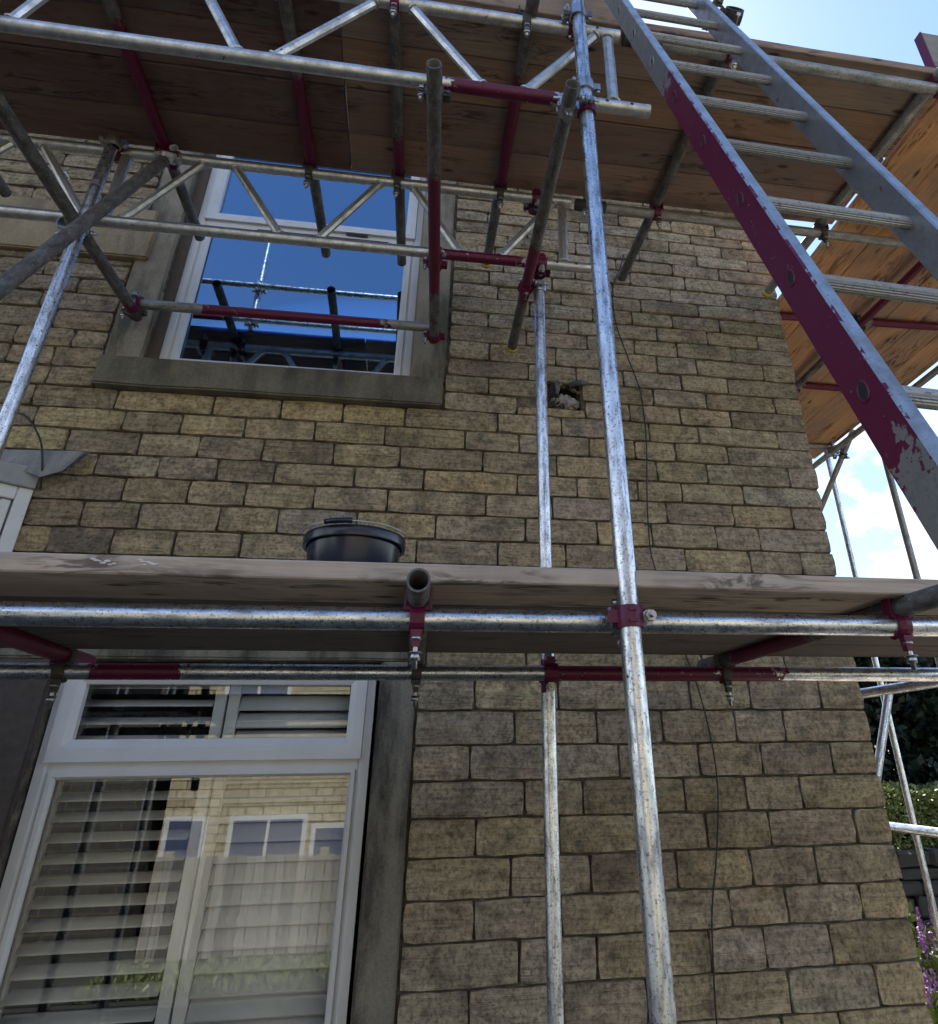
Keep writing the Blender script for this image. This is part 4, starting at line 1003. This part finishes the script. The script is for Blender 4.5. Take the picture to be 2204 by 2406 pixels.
def plant(x, y, h, label, seed):
    e = empty('flowering_plant', (x, y, 0), label, 'plant', 'purple flowering plants beside the house corner'); rd = random.Random(seed)
    bm = bmesh.new(); tips = []
    for k in range(9):
        a = rd.uniform(0, 6.28); b = Vector((.06*math.cos(a), .06*math.sin(a), 0)); t = b + Vector((.22*math.cos(a)*rd.random(), .22*math.sin(a)*rd.random(), h*rd.uniform(.75, 1.0))); add_cyl(bm, b, t, .006, 5, .003); tips.append((b, t))
    link('stem', bm, 'stem_green', e)
    def lf(rd):
        b, t = rd.choice(tips); q = rd.random()*.85; return b + (t-b)*q, (rd.gauss(0, 1), rd.gauss(0, 1), .6)
    obj('leaves', leafy('leaves', 'plant_leaf', 900, lf, .075, seed), e)
    vs, fs = [], []
    for b, t in tips:
        for _ in range(70):
            q = rd.random(); p = t + Vector((0, 0, .16*(q-.5))) + Vector((rd.gauss(0, .016), rd.gauss(0, .016), 0))*(1.2-q); s_ = .012
            k = len(vs); d1_, d2_ = Vector((rd.gauss(0, 1), rd.gauss(0, 1), rd.gauss(0, 1))).normalized()*s_, Vector((rd.gauss(0, 1), rd.gauss(0, 1), rd.gauss(0, 1))).normalized()*s_
            vs += [p+d1_, p+d2_, p-d1_, p-d2_]; fs.append((k, k+1, k+2, k+3))
    me = bpy.data.meshes.new('blossom'); me.from_pydata([tuple(v) for v in vs], [], fs); me.materials.append(MATS['petal']); obj('blossom', me, e)
plant(3.86, 5.95, .62, 'nearest purple flower spikes at the bottom right beside the wall corner', 1); plant(4.15, 6.3, .78, 'tall purple flower spikes at the right edge below the rail', 2)
plant(3.62, 5.55, .42, 'low leafy plant with purple flowers at the bottom right corner', 3); plant(3.95, 5.4, .40, 'pale green leafy plant half cut off by the right edge', 4)
def gi(rd): return (rd.uniform(2.6, 7.5), rd.uniform(4.6, 7.1), 0), (rd.gauss(0, .25), rd.gauss(0, .25), 1.6)
g_ = obj('grass', leafy('grass', 'grass_blade', 16000, gi, .11, 8, -1.2)); g_['kind'] = 'stuff'

# ================================================================== ACROSS THE STREET (what the windows mirror)
def far_house(name, label, x0, x1, y, zg, h, wallmat, wins):
    e = empty(name, ((x0+x1)/2, y, zg), label, 'house', 'houses across the street'); cx_ = (x0+x1)/2
    link('wall', boxb(x0-cx_, x1-cx_, -7, 0, 0, h), wallmat, e)
    bm = bmesh.new(); a = [(x0-cx_-.2, .35, h-.05), (x1-cx_+.2, .35, h-.05), (x1-cx_+.2, -3.5, h+2.2), (x0-cx_-.2, -3.5, h+2.2), (x1-cx_+.2, -7.35, h-.05), (x0-cx_-.2, -7.35, h-.05)]
    vs_ = [bm.verts.new(q) for q in a]; bm.faces.new(vs_[:4]); bm.faces.new((vs_[3], vs_[2], vs_[4], vs_[5])); bmesh.ops.solidify(bm, geom=list(bm.faces), thickness=.08); rf = link('roof', bm, 'roof_slate', e)
    bm = bmesh.new(); add_cyl(bm, Vector((x0-cx_, .42, h-.02)), Vector((x1-cx_, .42, h-.02)), .06, 8); link('gutter', bm, 'frame_white', rf)
    for wx0, wx1, wz0, wz1 in wins:
        w = link('window', boxb(wx0-cx_-.06, wx1-cx_+.06, .0, .05, wz0-zg-.06, wz1-zg+.06), 'frame_white', e)
        n = 2 if wx1-wx0 > .9 else 1
        for k in range(n):
            a = wx0+(wx1-wx0)*k/n+.03; b = wx0+(wx1-wx0)*(k+1)/n-.03; link('pane', boxb(a-cx_, b-cx_, .052, .056, wz0-zg+.02, wz1-zg-.02), 'far_pane', w)
    return e
kq = NB('fence_board'); kq.col(kq.mix(1, kq.objcol(), kq.ramp(kq.noise(kq.coords((30, 30, 2)), 1.5, 4, .6), [(.3, (.55, .52, .46)), (.7, (1.1, 1.05, .95))]), 'MULTIPLY')).rough(.9)
kf = NB('far_pane'); kf.col((.10, .12, .22)).rough(.08)
far_house('stone_terrace_house', 'yellow stone house across the street mirrored in the lower window', -4.35, 9.0, -10.0, -1.0, 6.0, 'yellow_stone_far',
    [(-4.25, -3.6, -.4, 1.15), (-3.1, -1.75, -.4, 1.15), (-1.55, -.2, -.4, .98), (1.2, 2.6, -.4, 1.15), (-3.6, -2.4, 2.9, 4.2), (.3, 1.5, 2.9, 4.2), (4, 5.3, -.4, 1.15)])
far_house('grey_house', 'shade-darkened grey house across the street mirrored at the left of the lower window', -13.0, -5.2, -11.5, -1.0, 5.2, 'shade_stone_far', [(-11.6, -10.6, -.3, 1.1), (-11.6, -10.6, 2.4, 3.5)])
fe = empty('timber_fence', (-1.4, -3.3, 0), 'pale vertical board fence mirrored in the lower window', 'fence')
rf_ = random.Random(21); x = -2.6
while x < 4.2:
    w = rf_.uniform(.09, .13); h = .965 - .011*(x+1.4) + rf_.uniform(-.012, .012); link('fence_board', boxb(-w/2+.004, w/2-.004, 0, .02, .06, h, .003), 'fence_board', fe, (x+w/2+1.4, rf_.uniform(-.008, .008), 0)).color = (*[.42*t for t in [rf_.uniform(.55, 1.2)]*3], 1); x += w
for zz in (.25, .75): link('rail', boxb(-1.2, 5.6, -.05, -.010, zz-.04, zz+.04), 'fence_timber', fe)
for xx in (-2.5, -.8, .9, 2.6, 4.1): link('post', boxb(xx+1.35, xx+1.45, -.15, -.047, 0, 1.02, .005), 'fence_timber', fe)
def gi2(rd): return (rd.uniform(-2.7, 4), rd.uniform(-3.15, -1.9), 0), (rd.gauss(0, .25), rd.gauss(0, .25), 1.6)
g2 = obj('verge_grass', leafy('verge_grass', 'grass_blade', 9000, gi2, .085, 18, -1.2)); g2['kind'] = 'stuff'
